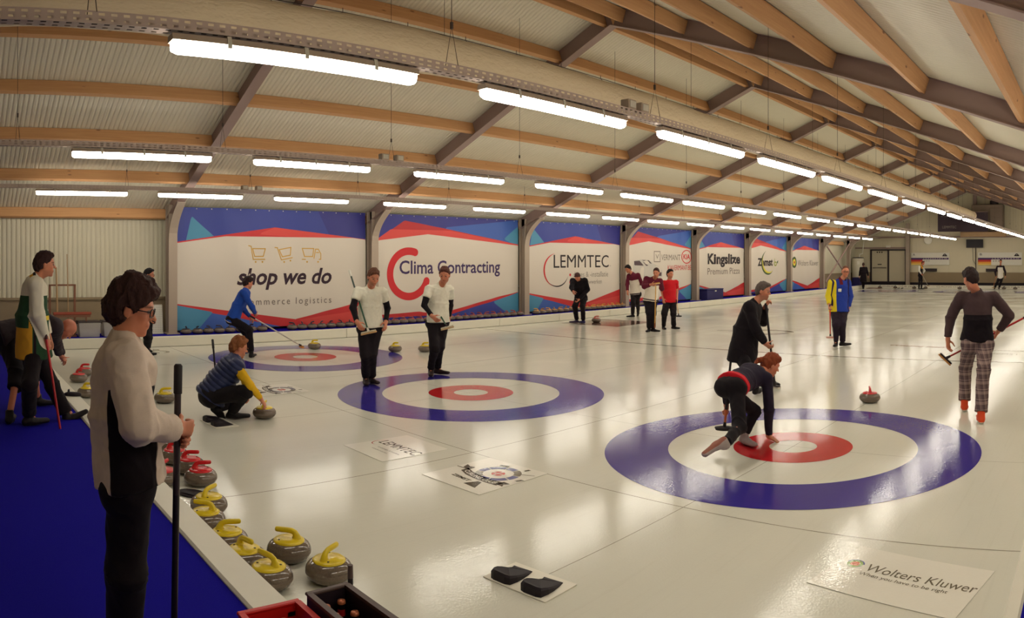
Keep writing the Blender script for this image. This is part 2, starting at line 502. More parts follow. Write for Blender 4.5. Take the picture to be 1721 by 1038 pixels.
# walls
def wall(name, pts, m, label):
    b = MB(); b.add(pts, [tuple(range(len(pts)))]); return struct(b.build(name, m), label, 'wall')
ZT = zpur(XW) + .26
b = MB(); b.box((XW - .06, (YN + YF) / 2, (.95 + 3.1) / 2), (.12, YF - YN, 3.1 - .95)); struct(b.build('wall_left', M_wall), 'ribbed cream sheet wall on the banner side', 'wall')
b = MB(); b.box((XW - .03, (YN + YF) / 2, .47), (.16, YF - YN, 1.0)); b.box((XW + .07, (YN + YF) / 2, .975), (.06, YF - YN, .05))
struct(b.build('wall_left_plinth', M_plinth), 'beige plinth under the ribbed wall', 'wall')
b = MB(); b.box((XE + .06, (YN + YF) / 2, 1.6), (.12, YF - YN, 3.6)); struct(b.build('wall_right', M_wall), 'cream sheet wall on the camera side', 'wall')
def gable(name, y, label):
    pts = [(XW, y, -.1), (XE, y, -.1), (XE, y, zpur(XE) + .3), (XR, y, ZR + .3), (XW, y, zpur(XW) + .3)]
    b = MB(); b.prism([(p[0], p[2]) for p in pts], lambda u, v, t: (u, y + t, v), 0, .12 if y > 0 else -.12)
    return struct(b.build(name, M_wall_e), label, 'wall')
gable('wall_far', YF, 'cream far end wall with door and score boards')
gable('wall_near', YN, 'end wall behind the camera')
slab('wall_far_plinth', XW, XE, YF - .05, YF, ZW, 1.02, M_plinth, 'beige plinth of the far end wall', 'wall')
slab('baseboard_end', XW, XE, YF - .08, YF - .05, ZW, .36, M_dark, 'dark skirting of the far end wall', 'baseboard')
# roof: two slopes of ribbed sheet
b = MB()
for xa, xb in ((XW - .1, XR), (XR, XE + .1)):
    za, zb = zpur(xa) + .245, zpur(xb) + .245
    b.prism([(xa, za), (xb, zb), (xb, zb + .12), (xa, za + .12)], lambda u, v, t: (u, t, v), YN - .1, YF + .1)
struct(b.build('ceiling', M_roof), 'pale ribbed roof sheets above the wooden purlins', 'ceiling')

# steel frames
def ibeam(b, p, q, d, w, up, tf=.014, tw=.01):
    """I-section from p to q; p and q lie on the lower edge"""
    p = Vector(p); q = Vector(q); t = (q - p); L = t.length; t.normalize()
    u = (Vector(up) - t * Vector(up).dot(t)).normalized(); s = t.cross(u)
    o = [(-w / 2, 0), (w / 2, 0), (w / 2, tf), (tw / 2, tf), (tw / 2, d - tf), (w / 2, d - tf), (w / 2, d), (-w / 2, d), (-w / 2, d - tf), (-tw / 2, d - tf), (-tw / 2, tf), (-w / 2, tf)]
    b.prism(o[::-1], lambda x, y, k: p + s * x + u * y + t * k, 0, L)
for i, y in enumerate(YC):
    if i == 0 : where = 'beside the camera'
    else: where = ORD[i - 1] + ' from the left along the banners'
    f = thing('steel_frame', 'brownish steel portal frame of column and rafters, ' + where, 'steel frame', (XC, y, 0), kind='structure')
    zt = zpur(XC) - .09
    b = MB(); ibeam(b, (.12, 0, ZW), (.12, 0, zt + .25), .24, .20, (-1, 0, 0)); cl = b.build('column', M_steel_l, f)
    b = MB(); b.box((0, 0, ZW + .012), (.34, .30, .024)); b.build('base_plate', M_steel_l, cl)
    b = MB(); ibeam(b, (-.1, 0, zpur(XC - .1) - .09), (XR - XC, 0, ZR - .09), .33, .19, (0, 0, 1)); b.build('rafter', M_steel, f)
    b = MB(); ibeam(b, (XR - XC, 0, ZR - .09), (XE - .1 - XC, 0, zpur(XE - .1) - .09), .33, .19, (0, 0, 1)); b.build('rafter', M_steel, f)
    b = MB()   # haunch: curved brace plate between column and rafter
    arcp = [(.12 + .62 * (k / 8) ** 1.6, zt - .55 + .80 * (k / 8) ** .75) for k in range(9)]
    b.prism([(.12, zt + .2)] + [(x, z) for x, z in arcp], lambda u_, v_, t_: (u_, t_, v_), -.006, .006)
    for k in range(8):
        (x0, z0), (x1, z1) = arcp[k], arcp[k + 1]
        b.add([(x0, -.095, z0), (x0, .095, z0), (x1, .095, z1), (x1, -.095, z1), (x0 - .01, -.095, z0 + .012), (x0 - .01, .095, z0 + .012), (x1 - .01, .095, z1 + .012), (x1 - .01, -.095, z1 + .012)],
              [(0, 3, 2, 1), (4, 5, 6, 7), (0, 1, 5, 4), (2, 3, 7, 6), (0, 4, 7, 3), (1, 2, 6, 5)])
    b.build('haunch', M_steel_l, f)
    b = MB(); ibeam(b, (XE - .24 - XC, 0, ZW), (XE - .24 - XC, 0, zpur(XE) - .05), .2, .2, (1, 0, 0)); b.build('column', M_steel_l, f)
    b = MB(); b.box((-6.85 - XC, 0, zpur(-6.85) - .10), (.26, .46, .02), R=Matrix.Rotation(-math.atan(.413), 3, 'Y')); b.build('splice_plate', M_steel, f)

# wooden purlins, one per bay and line
M_wood = bpy.data.materials.new('purlin_wood'); N = NT(M_wood); co = N.coord('Object')
info = N.n('ShaderNodeObjectInfo').outputs['Random']
off = N.n('ShaderNodeVectorMath', operation='ADD'); N.l(co, off.inputs[0])
cmb = N.n('ShaderNodeCombineXYZ'); N.l(N.math('MULTIPLY', info, 37.0), cmb.inputs[1]); N.l(cmb.outputs[0], off.inputs[1])
g = N.noise(N.scale(off.outputs[0], (9.0, 0.35, 9.0)), 4.0, 4.0, 0.6)
kn = N.n('ShaderNodeTexVoronoi'); N.l(N.scale(off.outputs[0], (3.0, 1.6, 5.0)), kn.inputs['Vector']); kn.inputs['Scale'].default_value = 1.3
w1 = N.mix(g, srgb(190, 136, 90), srgb(224, 176, 124))
w2 = N.mix(N.math('MULTIPLY', N.step(N.math('SUBTRACT', kn.outputs['Distance'], 0.085), 0.03), .75), w1, srgb(110, 62, 34))
N.l(w2, N.b.inputs['Base Color']); N.b.inputs['Roughness'].default_value = .6
PX = [-12.97, -11.41, -10.05, -8.76, -7.5, -6.3, -5.22, -4.80, -3.54, -2.27, -.955, .447, 1.88, 3.25]
for i, x in enumerate(PX):
    sl = -math.atan(.413) if x < XR else math.atan(.335)
    for k in range(len(YC)):
        y0, y1 = (YC[k - 1] if k else YN), YC[k]
        z = zpur(x)
        ht, wd = .225, (.09 if i not in (6, 7) else .07)
        b = MB(); b.box((0, 0, ht / 2), (wd, y1 - y0 - .02, ht), R=Matrix.Rotation(sl, 3, 'Y'), bev=.004)
        o = b.build('wooden_purlin', M_wood, None, (x, (y0 + y1) / 2, z + .004))
        struct(o, 'pine roof purlin, %s line up from the banners, bay %s from the near wall' % (ORD[i], ORD[k]), 'purlin')
# ------------------------------------------------------------------ cable trays, tube lights, duct
M_glow = bpy.data.materials.new('lamp_diffuser'); N = NT(M_glow)
N.b.inputs['Base Color'].default_value = (.9, .88, .82, 1)
N.b.inputs['Emission Color'].default_value = (1.0, 0.93, 0.80, 1)
N.b.inputs['Emission Strength'].default_value = LAMP_STRENGTH
M_house = mat('lamp_housing', (176, 158, 140), .5)
M_clip = mat('lamp_clip', (205, 200, 185), .4)
M_wire = mat('wire', (70, 56, 50), .5)
M_tray = bpy.data.materials.new('perforated_tray'); N = NT(M_tray); co = N.coord('Object'); s = N.sep(co)
N.b.inputs['Base Color'].default_value = srgb(186, 168, 158); N.b.inputs['Roughness'].default_value = .45; N.b.inputs['Metallic'].default_value = .25
f1 = N.math('FRACT', N.math('MULTIPLY', s[1], 1 / .075))
f2 = N.math('FRACT', N.math('ADD', N.math('MULTIPLY', s[1], 1 / .075), .5))
side = N.math('LESS_THAN', f1, .5)
def near(v, c, h): return N.math('COMPARE', v, c, h)
rowz = N.math('MULTIPLY', side, N.math('ADD', near(s[2], .053, .0075), near(s[2], .022, .0075)))
rowx = N.math('MULTIPLY', N.math('LESS_THAN', f2, .45), N.math('ADD', near(s[0], .028, .009), near(s[0], -.028, .009)))
onbot = N.math('LESS_THAN', s[2], .004)
hole = N.math('ADD', N.math('MULTIPLY', onbot, rowx), N.math('MULTIPLY', N.math('SUBTRACT', 1.0, onbot), rowz))
tr = N.n('ShaderNodeBsdfTransparent'); mx = N.n('ShaderNodeMixShader')
N.l(N.math('MINIMUM', hole, 1.0), mx.inputs[0]); N.l(N.b.outputs[0], mx.inputs[1]); N.l(tr.outputs[0], mx.inputs[2]); N.l(mx.outputs[0], N.out.inputs[0])

def make_lamp(L=1.78):
    root = thing('tube_light', '', 'ceiling light')
    b = MB()   # rounded translucent cover
    sec = [(.048 * math.cos(a), -.012 - .050 * abs(math.sin(a)) ** .8) for a in [math.pi + math.pi * k / 10 for k in range(11)]] + [(.048, .012), (-.048, .012)]
    ends = [(-L / 2, .80), (-L / 2 + .035, 1.0), (L / 2 - .035, 1.0), (L / 2, .80)]
    vs = []; fs = []; n = len(sec)
    for y, k in ends:
        for x, z in sec: vs.append((x * k, y, z * k))
    for i in range(3):
        for j in range(n): fs.append((i * n + j, i * n + (j + 1) % n, (i + 1) * n + (j + 1) % n, (i + 1) * n + j))
    fs += [tuple(range(n)), tuple(range(3 * n, 4 * n))[::-1]]
    b.add(vs, fs, 0, False)
    b.build('diffuser', M_glow, root)
    b = MB(); b.prism([(-.056, .012), (.056, .012), (.045, .052), (-.045, .052)], lambda u, v, t: (u, t, v), -L / 2 - .01, L / 2 + .01); hs = b.build('housing', M_house, root)
    for k in (-.3, 0, .3):
        b = MB(); prof = [(-.060, -.012), (-.054, -.012), (-.054, .014), (-.042, .058), (.042, .058), (.054, .014), (.054, -.012), (.060, -.012), (.060, .014), (.047, .063), (-.047, .063), (-.060, .014)]
        b.prism(prof[::-1], lambda u, v, t: (u, k * L + t, v), -.014, .014); b.build('clip', M_clip, hs)
    return root
ROWS = [   # three rows over the ice in the picture and the fourth, over the right-hand walkway, just beyond its right edge
        ('nearest sheet', -1.302, [-5.24, -2.80, -.40, 1.90, 4.15, 6.50, 8.95], 2.40, 19),
        ('middle', -5.876, [-5.06, -2.66, -.05, 2.55, 4.98, 7.28, 9.60], 2.42, 18),
        ('walkway', 2.60, [-5.3, -2.9], 2.40, 18),
        ('banner side', -10.976, [-4.89, -2.46, .08, 2.85, 5.58, 8.27, 10.75, 13.13], 2.45, 18)]
ZLB = 3.07
proto = None
for rname, x, ys, pitch, count in ROWS:
    n_before = 0
    starts = list(ys)
    while len(starts) < count: starts.append(starts[-1] + pitch)
    for k, y in enumerate(starts):
        if y > 37.0: break
        if proto is None: proto = o = make_lamp()
        else: o = copy_tree(proto)
        o.location = (x, y + .89, ZLB + .062)
        tag(o, 'glowing tube light, %s from the left in the %s row' % (ORD[k], rname), 'ceiling light', 'tube lights of the %s row' % rname)
    yend = y + 1.0
    t = thing('cable_tray', 'perforated grey cable tray carrying the %s row of tube lights' % rname, 'cable tray', (x, 0, ZLB + .130))
    b = MB(); y0 = -8.3
    b.add([(-.05, y0, .072), (-.05, yend, .072), (-.05, y0, 0), (-.05, yend, 0), (.05, y0, 0), (.05, yend, 0), (.05, y0, .072), (.05, yend, .072)], [(0, 1, 3, 2), (2, 3, 5, 4), (4, 5, 7, 6)])
    b.build('channel', M_tray, t)
    for xx, rr in ((-.015, .010), (.014, .008)):
        b = MB(); b.tube([(xx, y0, .012), (xx + .003, (y0 + yend) / 2, .013), (xx, yend, .012)], rr, 6); b.build('cable', M_wire, t)
    yy = -5.73
    while yy < yend:
        zr = zpur(x) + .24 - (ZLB + .14)
        b = MB(); b.tube([(0, yy, .36), (0, yy, zr)], .003, 5, cap=False); b.build('hanger_wire', M_wire, t)
        b = MB(); b.tube([(-.05, yy - .02, .065), (0, yy, .365), (.05, yy + .02, .065)], .003, 5, cap=False); b.build('wire_sling', M_wire, t)
        b = MB(); b.box((0, yy, .37), (.018, .018, .05)); b.build('wire_clamp', M_wire, t)
        yy += 2.62
    jb = {'nearest sheet': [-.93, -.72], 'walkway': [], 'middle': [-.62, -.36], 'banner side': [-.62, -.30]}[rname]
    for q in jb:
        b = MB(); b.box((.0, q, .118), (.10, .13, .09), bev=.006); jbx = b.build('junction_box', M_house, t); b = MB(); b.box((.052, q, .118), (.006, .09, .06)); b.build('cover_plate', M_clip, jbx)

# the long fabric duct under the near roof slope
M_duct = bpy.data.materials.new('duct_fabric'); N = NT(M_duct); co = N.coord()
N.b.inputs['Base Color'].default_value = srgb(206, 188, 156); N.b.inputs['Roughness'].default_value = .85
w = N.noise(N.scale(co, (1.2, .55, 1.2)), 3.2, 4.0, .65)
N.bump(w, 1.0, .06)
d = thing('air_duct', 'long round beige fabric air duct hanging under the roof', 'air duct', (-3.6, 0, 4.15))
b = MB(); n = 26; rings = []; ys = np.linspace(-8.5, 31.0, 150)
random.seed(4)
vs = []; fs = []
for i, y in enumerate(ys):
    r = .225 + .006 * math.sin(y * 2.4) + .004 * math.sin(y * 7.1 + 1)
    for k in range(n):
        a = 2 * math.pi * k / n
        rr = r + .006 * math.sin(3 * a + y * 1.7)
        vs.append((rr * math.cos(a), y, rr * math.sin(a) - .012 * math.sin(y * 1.2) ** 2))
for i in range(len(ys) - 1):
    for k in range(n): fs.append((i * n + k, i * n + (k + 1) % n, (i + 1) * n + (k + 1) % n, (i + 1) * n + k))
b.add(vs, fs, 0, True); b.add(vs[-n:], [tuple(range(n))], 0)
b.build('sleeve', M_duct, d)
b = MB(); b.tube([(-.06, -8.4, .265), (-.06, 31, .265)], .005, 6); b.build('carrier_cable', M_wire, d)
for k in range(44):
    y = -6 + k * .84
    b = MB(); b.tube([(-.06, y, .31), (-.06, y, .265), (-.02, y + .01, .222)], .004, 5); b.build('hook', M_wire, d)
for y in YC[1:8]:
    b = MB(); b.tube([(-.06, y + .4, .265), (-.06, y + .4, zpur(-3.66) + .2 - 4.15)], .003, 5, cap=False); b.build('hanger_wire', M_wire, d)
# ------------------------------------------------------------------ banners between the columns
C_bw = (212, 202, 188); C_blue = (48, 62, 146); C_dblue = (44, 44, 128); C_mblue = (56, 92, 172); C_teal = (70, 138, 172)
C_red = (198, 38, 42); C_dred = (182, 30, 36); C_sal = (212, 66, 60)
TYPE1 = [  # painted in this order; outlines in banner fractions (across, up)
    ([(0, .70), (1, .75), (1, 1.02), (0, 1.02)], C_blue), ([(.80, .75), (1, .75), (1, 1.02), (.72, 1.02)], C_dblue),
    ([(.077, .93), (.05, .72), (.19, .76)], C_teal),
    ([(0, .715), (.493, .848), (1, .758), (1, .70), (0, .70)], C_red), ([(.493, .848), (1, .758), (1, .74), (.40, .785)], C_sal),
    ([(0, .705), (.24, .766), (.928, .768), (1, .755), (1, .60), (0, .60)], C_bw),
    ([(0, .215), (.606, .055), (.606, -.02), (0, -.02)], C_red), ([(.60, .055), (1, .20), (1, -.02), (.60, -.02)], C_red), ([(.62, .05), (1, .12), (1, -.02), (.7, -.02)], C_sal),
    ([(0, .205), (.254, .105), (.551, .006), (.55, -.02), (0, -.02)], C_mblue), ([(0, .205), (.18, .14), (.10, -.02), (0, -.02)], C_teal)]
TYPE2 = [
    ([(0, .73), (1, .73), (1, 1.02), (0, 1.02)], C_dblue), ([(.457, .893), (1, 1.0), (1, .73), (.46, .80)], C_mblue), ([(.884, .79), (1, .93), (1, .72)], C_teal),
    ([(0, .74), (.188, .945), (.492, .87), (1, .737), (1, .70), (0, .70)], C_dred), ([(0, .74), (.101, .858), (.492, .862), (1, .737), (1, .70), (0, .70)], C_sal),
    ([(0, .745), (.338, .82), (1, .725), (1, .55), (0, .55)], C_bw),
    ([(0, .16), (.24, .085), (.492, .084), (.6, .09), (.6, -.02), (0, -.02)], C_red), ([(.49, .084), (.825, .176), (1, .235), (1, .10), (.49, -.02)], C_red),
    ([(0, .05), (.289, .03), (.5, .03), (.5, -.02), (0, -.02)], C_dblue), ([(.49, .03), (.617, .074), (1, .225), (1, -.02), (.49, -.02)], C_blue), ([(.80, .13), (1, .22), (1, -.02), (.93, -.02)], C_teal)]

def halfplane_sd(poly, u, v, asp):
    """signed distance-like value, negative inside a convex outline"""
    P = np.array(poly, float); P[:, 0] *= asp
    A = 0.5 * sum(P[i][0] * P[(i + 1) % len(P)][1] - P[(i + 1) % len(P)][0] * P[i][1] for i in range(len(P)))
    if A < 0: P = P[::-1]
    d = np.full(u.shape, -1e9)
    for i in range(len(P)):
        a, b_ = P[i], P[(i + 1) % len(P)]
        e = b_ - a; L = math.hypot(*e)
        if L < 1e-9: continue
        d = np.maximum(d, ((u * asp - a[0]) * e[1] - (v - a[1]) * e[0]) / L)
    return d

def banner_mat(name, shapes):
    m = bpy.data.materials.new(name); N = NT(m)
    c = srgb(*C_bw)
    for i, (_, rgb) in enumerate(shapes):
        c = N.mix(N.step(N.attr('s%d' % i), .0015), c, srgb(*rgb))
    N.l(c, N.b.inputs['Base Color']); N.b.inputs['Roughness'].default_value = .55
    return m
M_ban = [banner_mat('banner_cloth_peak', TYPE1), banner_mat('banner_cloth_slant', TYPE2)]
BZ0, BH, BX = .25, 2.77, -12.77

def wrinkle(seed, u, v, w):
    """how far the cloth stands off its plane"""
    r = np.random.RandomState(seed); d = np.zeros_like(np.asarray(u, float))
    for k in range(7):
        a = r.uniform(-.5, .5); f = r.uniform(2.5, 9); ph = r.uniform(0, 6.28)
        d = d + .006 * np.sin(f * (u * w + a * v * 2.8) + ph) * (1 if k < 4 else v)
    d = d + .012 * np.sin(23 * u + 3 * v) * np.clip(v - .7, 0, 1) * 2 + .010 * np.sin(9 * u - 2 * v) * np.clip(.35 - v, 0, 1) * 2
    return d + .02

class Banner:
    def __init__(self, k, typ, label):
        self.k = k; self.y0 = YC[k] + .13; self.w = YC[k + 1] - .13 - self.y0; self.seed = k + 3
        nu, nv = 110, 60
        U, V = np.meshgrid(np.linspace(0, 1, nu + 1), np.linspace(0, 1, nv + 1)); U = U.ravel(); V = V.ravel()
        D = wrinkle(self.seed, U, V, self.w)
        co = np.c_[D, U * self.w, V * BH]
        fs = [(j * (nu + 1) + i, j * (nu + 1) + i + 1, (j + 1) * (nu + 1) + i + 1, (j + 1) * (nu + 1) + i) for j in range(nv) for i in range(nu)]
        b = MB(); b.add(co.tolist(), fs, 0, True)
        self.o = b.build('banner', M_ban[typ], None, (BX, self.y0, BZ0))
        tag(self.o, label, 'banner')
        asp = self.w / BH
        for i, (p, _) in enumerate((TYPE1, TYPE2)[typ]):
            at = self.o.data.attributes.new('s%d' % i, 'FLOAT', 'POINT')
            at.data.foreach_set('value', (halfplane_sd(p, U, V, asp) ).astype(np.float32))
        for u in np.linspace(.03, .97, 14):
            b = MB(); b.box((float(wrinkle(self.seed, np.array(u), np.array(.99), self.w)) + .004, u * self.w, BH - .03), (.006, .022, .022)); b.build('eyelet', M_clip, self.o)
    def put(self, name, items, mats):
        """items: (verts in banner fractions, faces, material index) laid just in front of the cloth"""
        b = MB()
        for vs, fs, mi in items:
            u = np.array([p[0] for p in vs]); v = np.array([p[1] for p in vs])
            d = wrinkle(self.seed, u, v, self.w) + .005
            b.add(np.c_[d, u * self.w, v * BH].tolist(), fs, mi)
        return b.build(name, mats, self.o)
    def text(self, s, u0, v0, u1, v1, **kw):
        vs, fs = fit_text(s, (u1 - u0), (v1 - v0), **kw)
        # cut long faces is unnecessary: letters are small against the folds
        return [(x + u0, y + v0) for x, y, z in vs], fs
    def arc(self, cu, cv, r0, r1, a0, a1, n=40, taper=False, sx=1.0):
        vs, fs = arc(r0, r1, a0, a1, n=n, taper=taper)
        return [(cu + x * sx / self.w, cv + y / BH) for x, y, z in vs], fs
    def stroke(self, pts, w):
        """polyline in banner fractions drawn w metres thick"""
        vs = []; fs = []
        P = [Vector((p[0] * self.w, p[1] * BH)) for p in pts]
        for a, c in zip(P[:-1], P[1:]):
            d = (c - a).normalized(); s = Vector((-d.y, d.x)) * w / 2; e = d * w / 2
            o = len(vs)
            for q in (a - e - s, c + e - s, c + e + s, a - e + s): vs.append((q.x / self.w, q.y / BH))
            fs.append((o, o + 1, o + 2, o + 3))
        return vs, fs
    def poly(self, pts): return list(pts), [tuple(range(len(pts)))]

def flat(name, rgb): return mat(name, rgb, .6, vary=.03)
I_dark = flat('print_dark', (48, 24, 40)); I_gold = flat('print_gold', (206, 160, 62)); I_red = flat('print_red', (204, 40, 46)); I_navy = flat('print_navy', (64, 46, 92))
I_grey = flat('print_grey', (120, 108, 100)); I_black = flat('print_black', (40, 30, 34)); I_silver = flat('print_silver', (196, 190, 180)); I_glass = flat('print_glass', (84, 66, 70))
I_green = flat('print_green', (150, 160, 60)); I_yel = flat('print_yellow', (222, 206, 70)); I_dgreen = flat('print_dark_green', (70, 90, 50)); I_lgrey = flat('print_light_grey', (150, 142, 132))

# 1 carts and slogan
B = Banner(1, 0, 'banner with three gold cart drawings above a bold dark slogan')
B.put('lettering', [(*B.text('shop we do', .299, .315, .80, .50, bold=.024, shear=.25), 0)], I_dark)
B.put('small_lettering', [(*B.text('e-commerce logistics', .285, .17, .80, .245, spacing=1.35), 0)], I_grey)
for q, u in enumerate((.358, .50)):
    it = []
    t = .0 if q == 0 else .18
    def rt(p, u=u, t=t):
        x, y = (p[0] - .04) * 5.0, (p[1] - .05) * 2.8
        return (u + .04 + (x * math.cos(t) - y * math.sin(t)) / 5.0, .565 + .05 + (x * math.sin(t) + y * math.cos(t)) / 2.8)
    for pl in ([(0, .125), (.012, .12), (.022, .01), (.082, .01)], [(.02, .10), (.084, .10), (.074, .035), (.030, .035), (.02, .10)]):
        it.append((*B.stroke([rt(p) for p in pl], .022), 0))
    for x in (.035, .07): c = rt((x, -.012)); it.append((*B.arc(c[0], c[1], 0, .022, 0, 6.283, 12), 0))
    B.put('cart_drawing', it, I_gold)
u = .64; it = []
for pl in ([(0, .105), (.06, .105), (.055, .035), (.012, .035), (0, .105)], [(0, .01), (.10, .01), (.10, .06), (.085, .10), (.07, .10), (.062, .02)], [(.075, .07), (.088, .07)]):
    it.append((*B.stroke([(u + p[0], .565 + p[1]) for p in pl], .022), 0))
for x in (.025, .085): it.append((*B.arc(u + x, .553, 0, .022, 0, 6.283, 12), 0))
B.put('truck_drawing', it, I_gold)
# 2 red open ring
B = Banner(2, 1, 'banner with a thick open red ring and a long two-word name')
B.put('ring_logo', [(*B.arc(.215, .437, .50, .70, 1.25, 5.95, 60, sx=1.02), 0), (*B.arc(.215 + .6 * math.cos(1.25) / B.w, .437 + .6 * math.sin(1.25) / BH, 0, .10, 0, 6.283), 0), (*B.arc(.215 + .61 * math.cos(5.95) / B.w, .437 + .6 * math.sin(5.95) / BH, 0, .10, 0, 6.283), 0)], I_red)
B.put('lettering', [(*B.text('Clima Contracting', .156, .395, .854, .565, bold=.015), 0)], I_navy)
# 3 thin ring and capitals
B = Banner(3, 0, 'banner with a thin red and black ring beside tall thin capitals')
B.put('ring_logo', [(*B.arc(.31, .455, .50, .56, 1.75, 4.4, 40, taper=True, sx=1.1), 0), (*B.arc(.31, .455, .50, .54, 3.9, 5.9, 30, taper=True, sx=1.1), 1)], [I_red, I_black])
B.put('lettering', [(*B.text('LEMMTEC', .275, .478, .866, .63), 0), (*B.text('TM', .875, .49, .89, .503), 0)], I_black)
B.put('small_lettering', [(*B.text('drives & -installatie', .475, .365, .859, .43), 0), (*B.text('metaalbouwwerken', .475, .28, .786, .335), 0)], I_lgrey)
B.put('bullet', [(*B.arc(.445, .395, 0, .045, 0, 6.283), 0)], I_red); B.put('bullet', [(*B.arc(.445, .31, 0, .045, 0, 6.283), 0)], I_red)
# 4 car dealer
B = Banner(4, 1, 'banner with a drawn silver car, a V in a box and a red oval mark')
car = [(.12, .36), (.115, .50), (.14, .565), (.22, .575), (.34, .57), (.40, .52), (.47, .485), (.53, .43), (.535, .35), (.50, .30), (.30, .30), (.2, .33)]
B.put('car_drawing', [(*B.poly(car), 0), (*B.poly([(.235, .57), (.335, .565), (.395, .505), (.30, .49)]), 1), (*B.poly([(.13, .555), (.21, .56), (.265, .495), (.125, .50)]), 1), (*B.poly([(.40, .40), (.52, .40), (.52, .35), (.42, .35)]), 1),
     (*B.arc(.30, .325, 0, .17, 0, 6.283, sx=.75), 2), (*B.arc(.30, .325, 0, .10, 0, 6.283, sx=.75), 3), (*B.arc(.145, .40, 0, .12, 0, 6.283, sx=.6), 2), (*B.poly([(.40, .47), (.45, .46), (.44, .44), (.41, .445)]), 3)], [I_silver, I_glass, I_black, I_lgrey])
B.put('lettering', [(*B.text('VERMANT', .515, .565, .82, .645), 0), (*B.text('V', .437, .585, .475, .645), 0), (*B.stroke([(.418, .545), (.494, .545), (.494, .685), (.418, .685), (.418, .545)], .028), 0)], I_grey)
B.put('oval_mark', [(*B.arc(.92, .615, .24, .275, 0, 6.283, sx=1.42), 0), (*B.text('KIA', .863, .578, .977, .655, bold=.02), 0)], I_red)
B.put('address_lettering', [(*B.text('KIAVERMANT.BE', .62, .424, .996, .495), 0)], I_red)
# 5 pizza
B = Banner(5, 0, 'banner with a bold black name above thin grey two-word line')
B.put('lettering', [(*B.text('Kingslize', .241, .455, .907, .669, bold=.04), 0)], I_black)
B.put('small_lettering', [(*B.text('Premium Pizza', .241, .345, .901, .445), 0)], I_grey)
# 6 swoosh
B = Banner(6, 1, 'banner with a green and yellow crescent around a black name')
B.put('crescent', [(*B.arc(.52, .53, .52, .64, 1.95, 5.45, 50, taper=True, sx=1.25), 0), (*B.arc(.53, .545, .50, .60, 2.6, 5.4, 50, taper=True, sx=1.25), 1)], [I_dgreen, I_yel])
B.put('lettering', [(*B.text('Zemst', .257, .462, .623, .602, bold=.04), 0)], I_black)
B.put('sprout', [(*B.arc(.705, .50, .06, .12, 0, 6.283, sx=1.2), 0), (*B.stroke([(.675, .50), (.685, .585)], .05), 0), (*B.poly([(.735, .53), (.775, .565), (.765, .50)]), 1)], [I_green, I_dgreen])
# 7 globe
B = Banner(7, 0, 'narrow looking banner with a green round globe and thin grey name, last before the bracing')
B.put('globe', [(*B.arc(.171, .524, .18, .30, 0, 6.283, sx=1.05), 0), (*B.arc(.171, .524, 0, .18, 0, 6.283), 1), (*B.arc(.171, .524, 0, .07, 0, 6.283), 2)], [I_dgreen, I_yel, I_red])
B.put('lettering', [(*B.text('Wolters Kluwer', .28, .455, .954, .565), 0)], I_grey)
# ------------------------------------------------------------------ curling stones
M_gran = bpy.data.materials.new('granite'); N = NT(M_gran); co = N.coord()
v = N.n('ShaderNodeTexVoronoi'); N.l(co, v.inputs['Vector']); v.inputs['Scale'].default_value = 160
nz = N.noise(co, 90, 2)
g = N.mix(nz, srgb(82, 70, 61), srgb(126, 111, 96))
g = N.mix(N.math('MULTIPLY', N.step(N.math('SUBTRACT', v.outputs['Distance'], .22), .05), .5), g, srgb(60, 52, 48))
N.l(g, N.b.inputs['Base Color']); N.b.inputs['Roughness'].default_value = .12; N.b.inputs['Coat Weight'].default_value = .3
M_band = bpy.data.materials.new('granite_band'); N = NT(M_band); co = N.coord()
N.l(N.mix(N.noise(co, 120, 2), srgb(100, 86, 74), srgb(126, 110, 96)), N.b.inputs['Base Color']); N.b.inputs['Roughness'].default_value = .5
def plastic(name, rgb): return mat(name, rgb, .28, vary=.04, spec=.5)
H_yel = plastic('handle_yellow', (226, 198, 28)); H_red = plastic('handle_red', (206, 24, 34)); H_dk = plastic('handle_dark', (44, 38, 58)); H_pink = plastic('handle_pink', (200, 92, 84))
H_org = plastic('handle_orange', (208, 150, 60)); H_dred = plastic('handle_dull_red', (150, 60, 56))
M_bolt = mat('bolt', (90, 80, 50), .4, metal=.6)

def make_stone(hm):
    root = thing('curling_stone', '', 'curling stone')
    b = MB(); R_ = .136
    prof = [(.060, 0), (.075, .002), (.098, .010), (.121, .025), (.1325, .042), (R_, .052)]
    b.lathe(prof, 40, mi=0); b.lathe([(R_, .052), (R_ + .0004, .062), (R_, .072)], 40, mi=1)
    b.lathe([(R_, .072), (.133, .084), (.122, .102), (.106, .113), (.094, .118), (.0, .119)], 40, mi=0)
    b.build('body', [M_gran, M_band], root)
    b = MB(); b.lathe([(.096, .1165), (.096, .121), (.085, .129), (.045, .135), (0, .136)], 36)
    dsc = b.build('disc', hm, root)
    b = MB()   # goose-neck grip
    pts = [(-.045, 0, .130), (-.045, 0, .150), (-.036, 0, .167), (-.016, 0, .177), (.012, 0, .180), (.045, 0, .181), (.078, 0, .183), (.084, 0, .1832), (.087, 0, .1834)]
    b.tube(pts, [.0245, .018, .0145, .0135, .0135, .0135, .0125, .009, .004], 12, flat=1.25)
    b.build('handle', hm, root)
    for a in (.6, 3.7):
        b = MB(); b.lathe([(.007, .130), (.007, .1345), (0, .135)], 10, c=(.066 * math.cos(a), .066 * math.sin(a), 0)); b.build('bolt', M_bolt, dsc)
    return root
STONES = {}
